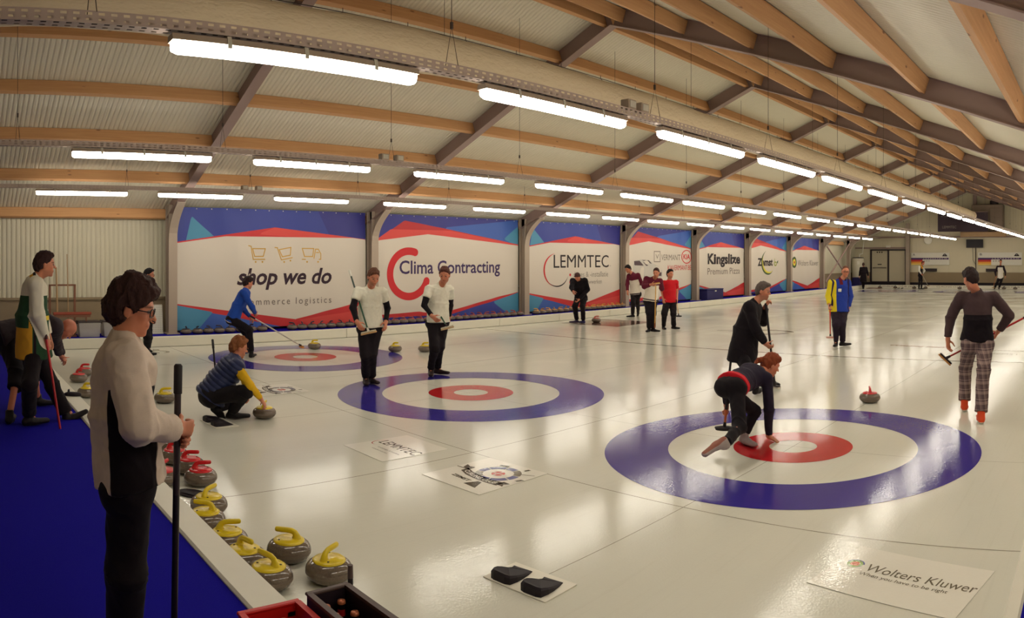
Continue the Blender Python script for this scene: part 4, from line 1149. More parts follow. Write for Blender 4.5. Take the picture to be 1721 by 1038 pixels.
def surface(D, lo, h):
    """naive surface nets: vertices and quads of the zero level"""
    D = np.pad(D, 1, constant_values=.2); lo = lo - h
    nx, ny, nz = D.shape
    s = D < 0
    cells = np.zeros((nx - 1, ny - 1, nz - 1), np.int16)
    C = [(i, j, k) for i in (0, 1) for j in (0, 1) for k in (0, 1)]
    sl = lambda A, c: A[c[0]:nx - 1 + c[0], c[1]:ny - 1 + c[1], c[2]:nz - 1 + c[2]]
    for c in C: cells += sl(s, c)
    act = np.argwhere((cells > 0) & (cells < 8))
    pos = np.zeros((len(act), 3)); cnt = np.zeros(len(act))
    val = {c: D[act[:, 0] + c[0], act[:, 1] + c[1], act[:, 2] + c[2]] for c in C}
    for c in C:
        for a in range(3):
            if c[a] == 0:
                e = list(c); e[a] = 1; e = tuple(e)
                d0, d1 = val[c], val[e]
                m = (d0 < 0) != (d1 < 0)
                t = np.where(m, d0 / np.where(m, d0 - d1, 1), 0)
                p = np.tile(np.array(c, float), (len(act), 1)); p[:, a] = t
                pos[m] += p[m]; cnt[m] += 1
    verts = lo + h * (act + pos / cnt[:, None])
    idx = np.full(cells.shape, -1, int); idx[act[:, 0], act[:, 1], act[:, 2]] = np.arange(len(act))
    quads = []
    for a in range(3):
        b, c = (a + 1) % 3, (a + 2) % 3
        s0 = np.take(s, range(s.shape[a] - 1), a); s1 = np.take(s, range(1, s.shape[a]), a)
        e = np.argwhere(s0 != s1)
        e = e[(e[:, b] > 0) & (e[:, c] > 0) & (e[:, b] < s.shape[b] - 1) & (e[:, c] < s.shape[c] - 1)]
        fl = s0[e[:, 0], e[:, 1], e[:, 2]]
        def cell(db, dc):
            q = e.copy(); q[:, b] -= db; q[:, c] -= dc; return idx[q[:, 0], q[:, 1], q[:, 2]]
        Q = np.stack([cell(1, 1), cell(0, 1), cell(0, 0), cell(1, 0)], 1)
        Q[~fl] = Q[~fl][:, ::-1]
        quads.append(Q)
    Q = np.concatenate(quads); Q = Q[(Q >= 0).all(1)]
    return verts, Q

def link_mesh(name, verts, quads, mats, parent=None, attrs=None, ripple=0.0, rscale=9.0, seed=0, face_mat=None, bulge=None):
    me = bpy.data.meshes.new(name)
    me.from_pydata(verts.tolist(), [], quads.tolist())
    for m in (mats if isinstance(mats, (list, tuple)) else [mats]): me.materials.append(m)
    me.polygons.foreach_set('use_smooth', [True] * len(me.polygons))
    if ripple or bulge is not None:
        no = np.zeros(len(me.vertices) * 3); me.vertex_normals.foreach_get('vector', no); no = no.reshape(-1, 3)
        d = np.zeros(len(verts))
        if ripple:
            o = Vector((seed * 3.7, seed * 1.3, seed * 2.1))
            d += ripple * np.array([mnoise.noise(Vector((p[0] * rscale, p[1] * rscale, p[2] * rscale * .55)) + o) for p in verts])
            d -= ripple * .7 * np.abs(np.array([mnoise.noise(Vector((p[0] * rscale * 1.9 + p[2] * 6, p[1] * rscale * 1.9, p[2] * rscale * 1.4)) + o) for p in verts]))
        if bulge is not None: d += bulge
        me.vertices.foreach_set('co', (verts + no * d[:, None]).ravel())
    for k, a in (attrs or {}).items():
        at = me.attributes.new(k, 'FLOAT', 'POINT'); at.data.foreach_set('value', np.asarray(a, np.float32))
    if face_mat is not None: me.polygons.foreach_set('material_index', face_mat)
    me.update()
    o = bpy.data.objects.new(name, me); COL.objects.link(o)
    if parent is not None: o.parent = parent
    return o

def skin_mat(name, rgb, hairrgb):
    m = bpy.data.materials.new(name); N = NT(m); co = N.coord()
    c = srgb(*rgb)
    n = N.noise(co, 14, 3)
    b_ = N.mix(n, tuple(x * .88 for x in c[:3]) + (1,), tuple(min(1, x * 1.08) for x in c[:3]) + (1,))
    b_ = N.mix(N.math('MULTIPLY', N.step(N.attr('lip'), .003), .7), b_, (c[0] * .66, c[1] * .40, c[2] * .42, 1))
    b_ = N.mix(N.math('MULTIPLY', N.step(N.attr('cheek'), .02), .35), b_, (c[0] * .95, c[1] * .70, c[2] * .66, 1))
    b_ = N.mix(N.math('MULTIPLY', N.step(N.attr('brow'), .003), .85), b_, srgb(*hairrgb))
    b_ = N.mix(N.math('MULTIPLY', N.step(N.attr('stubble'), .01), .25), b_, srgb(*hairrgb))
    N.l(b_, N.b.inputs['Base Color']); N.b.inputs['Roughness'].default_value = .5
    N.b.inputs['Subsurface Weight'].default_value = .08; N.b.inputs['Subsurface Radius'].default_value = (.02, .008, .004)
    return m
def cloth_mat(name, rgb, pats=(), rough=.85, plaid=False, stripes=None):
    m = bpy.data.materials.new(name); N = NT(m); co = N.coord()
    c = srgb(*rgb); n = N.noise(co, 30, 3)
    b_ = N.mix(n, tuple(x * .90 for x in c[:3]) + (1,), tuple(min(1, x * 1.10) for x in c[:3]) + (1,))
    for i, rgb2 in enumerate(pats):
        b_ = N.mix(N.step(N.attr('g%d' % i), .002), b_, srgb(*rgb2))
    if plaid:
        s = N.sep(co)
        def band(v, f, w, ph=0.0): return N.math('LESS_THAN', N.math('FRACT', N.math('ADD', N.math('MULTIPLY', v, f), ph)), w)
        hor = N.math('ADD', N.math('MULTIPLY', band(s[2], 9.5, .30), .5), N.math('MULTIPLY', band(s[2], 9.5, .07, .55), .7))
        u = N.math('ADD', s[0], N.math('MULTIPLY', s[1], .45))
        ver = N.math('ADD', N.math('MULTIPLY', band(u, 15.0, .30), .4), N.math('MULTIPLY', band(u, 15.0, .06, .6), .6))
        b_ = N.mix(N.math('MINIMUM', N.math('MULTIPLY', N.math('ADD', hor, ver), .75), 1.0), b_, srgb(*plaid))
    N.l(b_, N.b.inputs['Base Color']); N.b.inputs['Roughness'].default_value = rough; N.b.inputs['Sheen Weight'].default_value = .03
    N.b.inputs['Specular IOR Level'].default_value = .25
    N.bump(N.noise(co, 180, 2), .5, .0015)
    return m
def hair_mat(name, rgb):
    m = bpy.data.materials.new(name); N = NT(m); co = N.coord()
    n = N.noise(N.scale(co, (60, 60, 14)), 2.0, 4.0, .7); c = srgb(*rgb)
    N.l(N.mix(n, tuple(x * .45 for x in c[:3]) + (1,), tuple(min(1, x * 1.6) for x in c[:3]) + (1,)), N.b.inputs['Base Color'])
    N.b.inputs['Roughness'].default_value = .6; N.b.inputs['Specular IOR Level'].default_value = .25; N.bump(n, 1.0, .008)
    return m
M_eye = [mat('eye_white', (150, 132, 120), .2, vary=.02), mat('iris', (40, 26, 24), .15, vary=.02)]
M_spec = mat('spectacle_frame', (22, 14, 20), .25)

FING = ((-.030, .098, .072, 0.0), (-.010, .104, .080, .0), (.011, .100, .074, .0), (.030, .092, .058, .0))
def add_hand(F, wrist, d, lat, curl, s, thumb=1.0, spread=.0, k=.006, sg=1):
    """palm, four bent fingers of different lengths and a thumb off the side of the palm.
    d: wrist to knuckles, lat: towards the thumb side; the palm faces cross(lat, d)"""
    d = unit(V3(d)); lat = V3(lat); lat = unit(lat - d * lat.dot(d)); pn = np.cross(lat, d) * sg
    W = V3(wrist)
    F.limb(W - d * .02 * s, W + d * .085 * s, (.027 * s, .020 * s), (.040 * s, .014 * s), lat, k=.02)
    tips = []
    for off, kn, L, _ in FING:
        p = W + d * (kn - .014) * s - lat * off * s
        a = curl if isinstance(curl, (int, float)) else curl[0]
        dirn = unit(d - lat * off * spread * 20)
        ang = 0.0; q = p
        for j, (frac, r0, r1) in enumerate(((.45, .0092, .0086), (.31, .0086, .0078), (.24, .0078, .0066))):
            ang += a * (.75 if j == 0 else 1.0)
            v = dirn * math.cos(ang) + pn * math.sin(ang)
            q2 = q + v * L * frac * s
            F.limb(q, q2, r0 * s, r1 * s, k=k); q = q2
        tips.append(q)
    b = W + d * .022 * s + lat * .028 * s + pn * .006 * s
    m = b + unit(d * .75 + lat * .75 * thumb + pn * (.35 + .5 * (curl if isinstance(curl, (int, float)) else curl[0]))) * .040 * s
    t = m + unit(d * (1.0 if curl < .6 else .55) + lat * .15 * thumb + pn * (.25 + .8 * curl)) * .050 * s
    F.limb(b, m, .0125 * s, .0105 * s, k=.012); F.limb(m, t, .0105 * s, .008 * s, k=k)
    return tips

def figure(name, label, loc, J, s, fwd, hf, hu, skin, hair, top, legs, shoes, hands, group=None, h=.012, hh=None, under=None, female=False, build=1.0, extra=None, eyes=False, glasses=False, vest=None, seed=1, legcut=None):
    """J: joints in metres from loc: pelvis, chest, head, sL sR eL eR wL wR hL hR kL kR aL aR tL tR"""
    J = {k: V3(v) for k, v in J.items()}
    fwd = unit(V3(fwd)); hf = unit(V3(hf)); hu = V3(hu); hu = unit(hu - hf * hu.dot(hf)); hr = np.cross(hf, hu)
    P, C, Hd = J['pelvis'], J['chest'], J['head']
    up = unit(C - P)
    latc = unit(J['sR'] - J['sL']); latp = unit(J['hR'] - J['hL'])
    bend = fwd * (-.02 * s)
    W = P * .52 + C * .48 + bend
    # ---- the body, one continuous surface
    F = Field(); bw = s * build
    fem = .93 if female else 1.0
    F.limb(P - up * .03 * s, W, (.120 * bw, .080 * bw), (.112 * bw * fem, .078 * bw), latp, k=.05)
    F.limb(W, C - up * .075 * s, (.112 * bw * fem, .078 * bw), (.132 * bw * fem, .088 * bw), latc, k=.05)
    F.limb(J['sL'] - up * .02 * s, J['sR'] - up * .02 * s, .043 * s, k=.05)
    nb = C + up * .02 * s; hb = Hd - hu * .075 * s - hf * .02 * s
    F.limb(nb, hb, (.060 * s, .060 * s), (.050 * s, .053 * s), latc, k=.04)
    for S in 'LR':
        F.limb(J['s' + S], J['e' + S], .040 * s, .037 * s, k=.03); F.limb(J['e' + S], J['w' + S], .038 * s, .025 * s, k=.02)
        F.limb(J['h' + S], J['k' + S], .064 * bw, .042 * s, k=.03); F.limb(J['k' + S], J['a' + S], .042 * s, .032 * s, k=.02)
        calf = J['k' + S] * .70 + J['a' + S] * .30; F.ball(calf, .040 * s, k=.03)
        F.limb(J['a' + S], J['a' + S] * .75 + J['t' + S] * .25, .026 * s, .018 * s, k=.02)
    # head: skull, jaw, chin, nose, brow, ears, lips, eye sockets
    def hp(r, f, u): return Hd + (hr * r + hf * f + hu * u) * s
    ax = np.array([hr, hf, hu])
    F.ball(hp(0, -.008, .030), (.074 * s, .094 * s, .088 * s), ax, k=.02)
    F.ball(hp(0, .012, -.040), (.058 * s, .064 * s, .076 * s), ax, k=.03)
    F.ball(hp(0, .066, -.097), (.021 * s, .019 * s, .018 * s), ax, k=.02)
    F.limb(hp(-.030, .076, .026), hp(.030, .076, .026), .012 * s, k=.015)
    F.limb(hp(0, .082, .014), hp(0, .107, -.024), .0078 * s, .0108 * s, k=.012); F.ball(hp(0, .058, -.056), (.032 * s, .026 * s, .030 * s), ax, k=.02)
    F.ball(hp(.011, .091, -.027), .0068 * s, k=.006); F.ball(hp(-.011, .091, -.027), .0068 * s, k=.006)
    F.limb(hp(-.018, .083, -.0535), hp(.018, .083, -.0535), .0070 * s, k=.005); F.limb(hp(-.015, .082, -.0675), hp(.015, .082, -.0675), .0075 * s, k=.005)
    for q in (-1, 1):
        F.ball(hp(q * .040, .062, -.022), (.018 * s, .016 * s, .018 * s), ax, k=.025)
        F.ball(hp(q * .077, -.008, -.008), (.009 * s, .020 * s, .033 * s), ax, k=.008)
        F.sub(hp(q * .031, .098, .006), .015 * s, .012)
    for S, (lat, curl, hd) in hands.items():
        add_hand(F, J['w' + S], V3(hd) if hd is not None else J['w' + S] - J['e' + S], lat, curl, s * (.92 if female else 1.0), sg=1 if S == 'R' else -1)
    if legcut: pass
    v, q = F.mesh(hh or h)
    loc3 = (v - Hd) / s
    r_, f_, u_ = loc3 @ hr, loc3 @ hf, loc3 @ hu
    lip = np.maximum(np.hypot(r_ / 1.9, (u_ + .060) * 1.15) - .0115, .07 - f_)
    brow = np.maximum.reduce([np.abs(np.abs(r_) - .032) - .020, np.abs(u_ - .030 + np.abs(np.abs(r_) - .03) * .15) - .0045, .055 - f_])
    cheek = np.maximum(np.hypot(np.abs(r_) - .042, u_ + .025) - .022, .03 - f_)
    stub = np.maximum.reduce([u_ + .052, -.02 - f_, np.abs(r_) - .07]) if not female else np.ones(len(v))
    body = link_mesh(name, v, q, skin_mat(name + '_skin', skin, hair['rgb'] if hair else (90, 60, 50)), None, {'lip': lip, 'brow': brow, 'cheek': cheek, 'stubble': stub})
    body.location = loc
    tag(body, label, 'person', group)
    # ---- hair
    if hair:
        F = Field(); t = hair.get('t', .014); top_ = hair.get('top', t * 1.25)
        F.ball(hp(0, -.006, .036), ((.075 + t * .45) * s, (.092 + t * .75) * s, (.086 + top_) * s), ax, k=.01)
        F.ball(hp(0, -.036, -.004), ((.073 + t * .4) * s, (.066 + t * .8) * s, (.090 + t * .3) * s), ax, k=.025)
        fr = hair.get('front', .070)
        for q in (-1, 0, 1): F.ball(hp(q * .032, fr - .006 - abs(q) * .012, .090), (.024 + t * .3) * s, k=.02)      # fringe
        for b_, r0 in hair.get('tufts', ()): F.ball(hp(*b_), r0 * s, k=.02)
        F.cut(hp(0, fr + .010, .082 - hair.get('low', 0)), hf * .74 - hu * .68)      # hair line over the forehead and temples
        F.cut(hp(0, .004, hair.get('nape', -.040)), -hu * .80 + hf * .60)
        for q in (-1, 1): F.sub(hp(q * .098, -.004, -.010), .030 * s, .006)          # the ears stay free
        vv, qq = F.mesh(hair.get('h', min(h, .008)))
        if hair.get('locks'):
            F2 = Field()
            for a_, b_, r0, r1 in hair['locks']: F2.limb(hp(*a_), hp(*b_), r0 * s, r1 * s, k=.02)
            v2, q2 = F2.mesh(min(h, .008)); qq = np.concatenate([qq, q2 + len(vv)]); vv = np.concatenate([vv, v2])
        link_mesh('hair', vv, qq, hair_mat(name + '_hair', hair['rgb']), body, ripple=hair.get('rip', .010), rscale=hair.get('rs', 40), seed=seed)
    # ---- garments
    def frame(vv):
        tv = (vv - P) @ up / np.linalg.norm(C - P); lat_t = unit(latc * .6 + latp * .4); fw = np.cross(up, lat_t)
        d = {'tu': (vv - P * .5 - C * .5) @ lat_t, 'tv': tv, 'tw': (vv - P * .5 - C * .5) @ fw, 'z': vv[:, 2], 'p': vv}
        best = np.full(len(vv), 9.0); at = np.zeros(len(vv)); side = np.zeros(len(vv))
        for S, sg in (('L', -1), ('R', 1)):
            for (a, b, o) in (('s', 'e', 0), ('e', 'w', 1)):
                A, B_ = J[a + S], J[b + S]; e = B_ - A; t = np.clip((vv - A) @ e / e.dot(e), 0, 1)
                dd = np.linalg.norm(vv - A - t[:, None] * e, axis=1)
                m = dd < best; best[m] = dd[m]; at[m] = (t + o)[m]; side[m] = sg
        d['ad'] = best; d['at'] = at; d['as'] = side
        e = C - P; t = np.clip((vv - P) @ e / e.dot(e), 0, 1); q_ = vv - P - t[:, None] * e
        d['td'] = np.sqrt(((q_ @ lat_t) / 1.5) ** 2 + (q_ @ fw) ** 2)
        d['arm'] = (best - .066 * s) - (d['td'] - .118 * s)     # negative on the sleeves
        d['sh'] = {S: vv - J['s' + S] for S in 'LR'}
        return d
    def garment(pname, g, arms, t, hem, lower):
        F = Field()
        if arms != 'only':
            tw = t + g.get('loose', 0)
            low = P - up * (hem - .01) * s
            F.limb(low, W, (.176 * bw + tw, .132 * bw + tw), (.134 * bw * fem + tw, .098 * bw + tw), latp, k=.05, cap=.02)
            F.limb(W, C - up * .075 * s, (.134 * bw * fem + tw, .098 * bw + tw), (.155 * bw * fem + t, .110 * bw + t), latc, k=.06)
            for S in 'LR': F.limb(C - up * .03 * s, J['s' + S] - up * .012 * s, .058 * s + t, .052 * s + t, k=.04)
            F.limb(C, C * .55 + hb * .45, (.066 * s + t, .066 * s + t), (.058 * s + t * .6, .060 * s + t * .6), latc, k=.03)
            nn = unit(unit(hb - C) + fwd * g.get('vneck', .35)); npt = C * (1 - g.get('neck', .36)) + hb * g.get('neck', .36)
            F.sub(npt + nn * .085 * s, .088 * s, .006); F.sub(npt + nn * .17 * s, .10 * s, .006)
        if arms:
            for S in 'LR':
                full = arms in ('long', 'only')
                A, E_, Wr = J['s' + S], J['e' + S], J['w' + S]
                at = t + g.get('aloose', .0)
                if arms == 'only': A = A * .66 + E_ * .34
                if full:
                    F.limb(A, E_, .050 * s + at, .043 * s + at, k=.035); F.limb(E_, Wr - unit(Wr - E_) * .028 * s, .043 * s + at, .030 * s + at * .8, k=.02, cap=.004)
                else:
                    m = A * .42 + E_ * .58
                    F.limb(A - V3((0, 0, .008)) * s, m, .053 * s + at, .056 * s + at * 1.1, k=.03, cap=.004)
        vv, qq = F.mesh(g.get('h', h))
        d = frame(vv)
        at = {}
        for i, (rgb, fn) in enumerate(g.get('pats', ())): at['g%d' % i] = fn(d)
        m = cloth_mat(name + '_' + pname, g['rgb'], [p[0] for p in g.get('pats', ())], g.get('rough', .85))
        bl = g['bulge'](d) if 'bulge' in g else None
        return link_mesh(pname, vv, qq, m, body, at, ripple=g.get('ripple', .010), rscale=g.get('rs', 8), seed=seed + len(pname), bulge=bl)
    if under: garment('undershirt', under, under.get('arms', 'only'), .006, .0, 0)
    if top: garment(top.get('name', 'jacket'), top, top.get('arms', 'long'), top.get('t', .014), top.get('hem', .12), 0)
    if vest: garment('vest', vest, None, vest.get('t', .035), vest.get('hem', .10), 0)
    # ---- trousers
    if legs:
        F = Field(); t = legs.get('t', .012)
        F.limb(P - up * .03 * s, P + up * .05 * s, (.142 * bw + t, .104 * bw + t), (.128 * bw + t, .090 * bw + t), latp, k=.04)
        for S in 'LR':
            kn, an = J['k' + S], J['a' + S]
            end = legs.get('end', .03)
            e2 = an + unit(kn - an) * end * s
            F.limb(J['h' + S] - up * .03 * s, kn, (.080 * bw + t), (.060 * s + t), k=.05)
            F.limb(kn, e2, .058 * s + t, (legs.get('cuff', .052)) * s + t * .6, k=.03, cap=.005)
            F.ball(J['h' + S] - up * .02 * s - unit(np.cross(up, latp)) * .03 * s, .088 * bw + t, k=.04)
        vv, qq = F.mesh(legs.get('h', h))
        at = {}
        link_mesh(legs.get('name', 'trousers'), vv, qq, cloth_mat(name + '_trousers', legs['rgb'], (), .85, legs.get('plaid', False)), body, ripple=legs.get('ripple', .014), rscale=6, seed=seed + 5)
    # ---- shoes
    for S in 'LR':
        sh = shoes[S] if 'L' in shoes else shoes
        a, tt = J['a' + S], J['t' + S]
        d = tt - a; dz = d[2]
        fdir = unit(tt - (a - V3((0, 0, .07 * s)) * sh.get('flat', 1)))
        heel = a - unit(V3((0, 0, 1)) if sh.get('flat', 1) else V3(sh['up'])) * .055 * s - fdir * .045 * s
        upv = unit(V3((0, 0, 1)) - fdir * fdir[2]) if sh.get('flat', 1) else unit(V3(sh['up']) - fdir * V3(sh['up']).dot(fdir))
        lat = np.cross(fdir, upv)
        toe = heel + fdir * .235 * s
        F = Field()
        F.limb(heel, heel + fdir * .09 * s, (.036 * s, .034 * s), (.038 * s, .036 * s), lat, k=.02)
        F.limb(heel + fdir * .09 * s + upv * .0 * s, toe, (.044 * s, .036 * s), (.038 * s, .024 * s), lat, k=.03)
        F.limb(heel + upv * .03 * s + fdir * .03 * s, a + upv * .02 * s, .042 * s, .044 * s, k=.03)
        F.cut(heel - upv * .032 * s, -upv); F.cut(a + upv * .045 * s, upv)
        vv, qq = F.mesh(min(h, .010))
        at = {'g0': ((vv - heel) @ upv) + .016 * s}
        o = link_mesh('shoe', vv, qq, cloth_mat(name + '_shoe' + S, sh['rgb'], [sh.get('sole', sh['rgb'])], .5), body, at)
    if eyes:
        for q_ in (-1, 1):
            c = hp(q_ * .031, .0755, .006)
            b = MB(); b.lathe([(.0, -.0118), (.006, -.0102), (.0102, -.006), (.0118, 0), (.0102, .006), (.006, .0102)], 14); b.lathe([(.006, .0102), (.004, .0112), (0, .0118)], 14, mi=1)
            R = np.stack([hr, hu, hf * 1.0], 1)
            b.v = [tuple(c + (R @ V3(p)) * s) for p in b.v]
            b.build('eye', M_eye, body)
    if glasses:
        b = MB()
        for q_ in (-1, 1):
            pts = []
            for k_ in range(17):
                w_ = 2 * math.pi * k_ / 16
                cx = abs(math.cos(w_)) ** .6 * math.copysign(1, math.cos(w_)); sy = abs(math.sin(w_)) ** .6 * math.copysign(1, math.sin(w_))
                pts.append(hp(q_ * .032 + cx * .025, .102 - abs(q_ * .032 + cx * .025) * .20, .002 + sy * .0185))
            b.tube(pts, .0026 * s, 6)
            b.tube([hp(q_ * .057, .092, .008), hp(q_ * .074, .06, .008), hp(q_ * .080, -.005, .006), hp(q_ * .080, -.02, -.012)], .0028 * s, 6)
        b.tube([hp(-.008, .100, .008), hp(0, .103, .010), hp(.008, .100, .008)], .0026 * s, 6)
        b.build('glasses', M_spec, body)
    if extra: extra(body, dict(J=J, hp=hp, hr=hr, hf=hf, hu=hu, up=up, latc=latc, fwd=fwd, P=P, C=C, W=W, s=s, hb=hb))
    return body

M_carbon = mat('broom_black', (26, 18, 26), .35)
def broom(label, a, c, rgb, r=.0125, head='pad', headrgb=(60, 46, 50), padrgb=(214, 172, 110), tip=(30, 22, 28), hdir=None, upper=None, w=.19):
    """curling broom: a = top end, c = where the shaft meets the head"""
    a = Vector(a); c = Vector(c); base = c
    t = thing('curling_broom', label, 'broom', base)
    A = a - base; L = A.length; u = A.normalized()
    b = MB(); b.tube([u * .03, u * (L * .55)], [r * .92, r], 12); b.build('shaft', mat('shaft_%d_%d_%d' % tuple(rgb), rgb, .35), t)
    b = MB(); b.tube([u * (L * .55), u * (L - .10)], [r, r], 12); b.build('upper_shaft', mat('shaft_%d_%d_%d' % tuple(upper or rgb), upper or rgb, .35), t)
    b = MB(); b.tube([u * (L - .12), u * (L - .008), u * L], [r * 1.25, r * 1.25, r * .8], 12); b.build('end_grip', mat('grip_%d_%d_%d' % tuple(tip), tip, .6), t)
    if head:
        hd = Vector(hdir) if hdir is not None else u.cross(Vector((0, 0, 1)))
        hd = (hd - Vector((0, 0, 1)) * 0).normalized()
        nrm = Vector((0, 0, 1)) if abs(hd.z) < .3 else u
        nrm = (nrm - hd * nrm.dot(hd)).normalized(); sd = hd.cross(nrm)
        R = Matrix((hd, sd, nrm)).transposed()
        b = MB(); b.tube([u * .06, Vector((0, 0, 0))], [r * 1.1, r * 1.5], 10); b.build('ferrule', mat('grip_%d_%d_%d' % tuple(tip), tip, .6), t)
        if head == 'disc':
            def put(b_, prof, m_, par):
                q = MB(); q.lathe(prof, 28, sx=1.0, sy=.62); b_.add([R @ Vector(p) for p in q.v], q.f, 0, True); return b_.build(m_[0], m_[1], par)
            hh = put(MB(), [(0, .014), (w * .2, .012), (w * .48, .002), (w * .5, -.010), (w * .47, -.014), (0, -.015)], ('head', mat('bh_%d_%d_%d' % tuple(headrgb), headrgb, .5)), t)
            put(MB(), [(w * .46, -.013), (w * .45, -.026), (0, -.027)], ('pad', mat('bp_%d_%d_%d' % tuple(padrgb), padrgb, .9, bump=.002)), hh)
        else:
            b = MB(); b.box((0, 0, -.004), (w, .055, .020), R=R, bev=.007); hh = b.build('head', mat('bh_%d_%d_%d' % tuple(headrgb), headrgb, .5), t)
            b = MB(); b.box(tuple(nrm * -.024), (w * 1.05, .062, .022), R=R, bev=.008); b.build('pad', mat('bp_%d_%d_%d' % tuple(padrgb), padrgb, .9, bump=.002), hh)
    return t
# ------------------------------------------------------------------ the people; joints in metres from where each one stands
figure('person', 'man in white shirt over black sleeves, left one, at the edge of the middle house', (-6.11, -0.708, 0.0),
    dict(pelvis=(0, 0, 0.876), chest=(0.001, 0.002, 1.385), head=(0.157, -0.043, 1.578), sR=(-0.076, -0.164, 1.386), sL=(0.079, 0.168, 1.384), hR=(-0.039, -0.084, 0.845), hL=(0.039, 0.084, 0.845), eL=(0.021, 0.294, 1.115), eR=(0.014, -0.31, 1.136), wL=(0.149, 0.181, 0.916), wR=(0.19, -0.339, 0.943), kL=(0.173, -0.085, 0.459), kR=(0.16, -0.19, 0.465), aL=(-0.052, 0.062, 0.098), aR=(-0.019, -0.06, 0.098), tL=(0.135, 0.044, 0.026), tR=(0.133, -0.148, 0.026)),
    1.029, (0.906, -0.423, 0.0), (0.903, -0.209, -0.375), (0.365, -0.084, 0.927), (206, 132, 100), dict(rgb=(96, 58, 40), t=.016, rip=.010), dict(name='polo_shirt', rgb=(228, 224, 206), arms='short', t=.013, hem=.045, loose=.014, vneck=.5, ripple=.014), dict(rgb=(19, 10, 18), t=.014), dict(rgb=(44, 28, 30), sole=(24, 16, 20)),
    dict(R=((0.867, 0.46, 0.191), .55, (0.529, 0.258, -0.808)), L=((0.545, -0.838, 0.0), .4, None)), under=dict(rgb=(14, 7, 15)), eyes=True, seed=7, h=.011)
broom("green-shafted broom with white end under the left white shirt man's arm", (-6.443, -0.862, 1.677), (-5.787, -0.945, 0.818), (36, 78, 56), upper=(40, 60, 50), tip=(214, 210, 196), headrgb=(196, 186, 160), padrgb=(204, 160, 110), hdir=(0.611, 0.762, 0.214), w=.22)
figure('person', 'man in white shirt over black sleeves, right one, behind the middle house', (-6.192, 0.632, 0.0),
    dict(pelvis=(0, 0, 0.88), chest=(0.013, 0.016, 1.386), head=(0.156, 0.005, 1.593), sR=(-0.02, -0.164, 1.393), sL=(0.045, 0.196, 1.38), hR=(-0.017, -0.091, 0.849), hL=(0.017, 0.091, 0.849), eL=(-0.046, 0.287, 1.105), eR=(0.026, -0.302, 1.127), wL=(-0.177, 0.376, 0.896), wR=(0.233, -0.305, 0.965), kL=(0.15, -0.093, 0.469), kR=(0.173, -0.216, 0.47), aL=(-0.079, 0.054, 0.098), aR=(-0.029, -0.124, 0.098), tL=(0.097, 0.117, 0.026), tR=(0.112, -0.233, 0.026)),
    1.029, (0.984, -0.18, 0.0), (0.632, -0.711, -0.309), (0.205, -0.231, 0.951), (206, 132, 100), dict(rgb=(84, 44, 34), t=.016, rip=.010), dict(name='polo_shirt', rgb=(228, 224, 206), arms='short', t=.013, hem=.045, loose=.014, vneck=.5, ripple=.014), dict(rgb=(19, 10, 18), t=.014), dict(rgb=(44, 28, 30), sole=(24, 16, 20)),
    dict(R=((0.867, 0.309, 0.39), .6, (0.627, 0.45, -0.636)), L=((0.9, -0.436, 0.0), .4, None)), under=dict(rgb=(14, 7, 15)), eyes=True, seed=8, h=.011)
broom('green-shafted broom under the arm of the right man in white shirt', (-6.611, 0.745, 1.263), (-5.833, 0.522, 0.801), (36, 78, 56), upper=(210, 206, 190), headrgb=(196, 186, 160), padrgb=(196, 170, 130), hdir=(0.602, 0.761, 0.243), w=.20)
figure('person', 'squatting curler in navy quilted vest with yellow sleeves, hand on a yellow stone', (-4.975, -3.597, 0.0),
    dict(pelvis=(0, 0, 0.282), chest=(0.092, 0.234, 0.618), head=(-0.027, 0.348, 0.798), sR=(0.252, 0.201, 0.622), sL=(-0.083, 0.334, 0.61), hR=(0.112, -0.042, 0.294), hL=(-0.097, 0.026, 0.254), eL=(-0.139, 0.491, 0.368), eR=(0.462, 0.279, 0.433), wL=(-0.301, 0.572, 0.191), wR=(0.371, 0.446, 0.265), kL=(-0.212, 0.426, 0.155), kR=(0.424, 0.241, 0.366), aL=(-0.082, 0.067, 0.1), aR=(0.111, 0.205, 0.094), tL=(-0.002, 0.107, 0.006), tR=(0.141, 0.299, 0.025)),
    0.994, (0.51, 0.86, 0.0), (0.179, 0.954, -0.242), (0.045, 0.238, 0.97), (206, 132, 100), dict(rgb=(140, 84, 48), t=.026, rip=.022, rs=26, nape=-.095, front=.060), dict(name='sweater', rgb=(224, 176, 28), arms='long', t=.010, hem=.05, ripple=.010), dict(rgb=(16, 9, 16), t=.020), dict(L=dict(rgb=(16, 10, 14), flat=0, up=(-0.266, -0.707, 0.655)), R=dict(rgb=(16, 10, 14), sole=(50, 40, 40))),
    dict(R=((-0.796, 0.52, 0.309), .75, (0.196, 0.519, -0.832)), L=((0.92, -0.235, 0.314), .6, None)), vest=dict(rgb=(38, 46, 84), t=.050, hem=.05, ripple=.010, rough=.45, h=.008, bulge=lambda d: .020 * np.abs(np.sin(d['tv'] * 25)) ** .5 - .01), build=1.06, eyes=True, seed=6, h=.010)
broom('black broom handle sticking up behind the squatting curler', (-5.609, -3.351, 0.841), (-5.262, -3.423, 0.283), (30, 22, 30), tip=(24, 18, 24), headrgb=(60, 40, 40), padrgb=(60, 50, 50), hdir=(0.999, -0.039, 0.0))
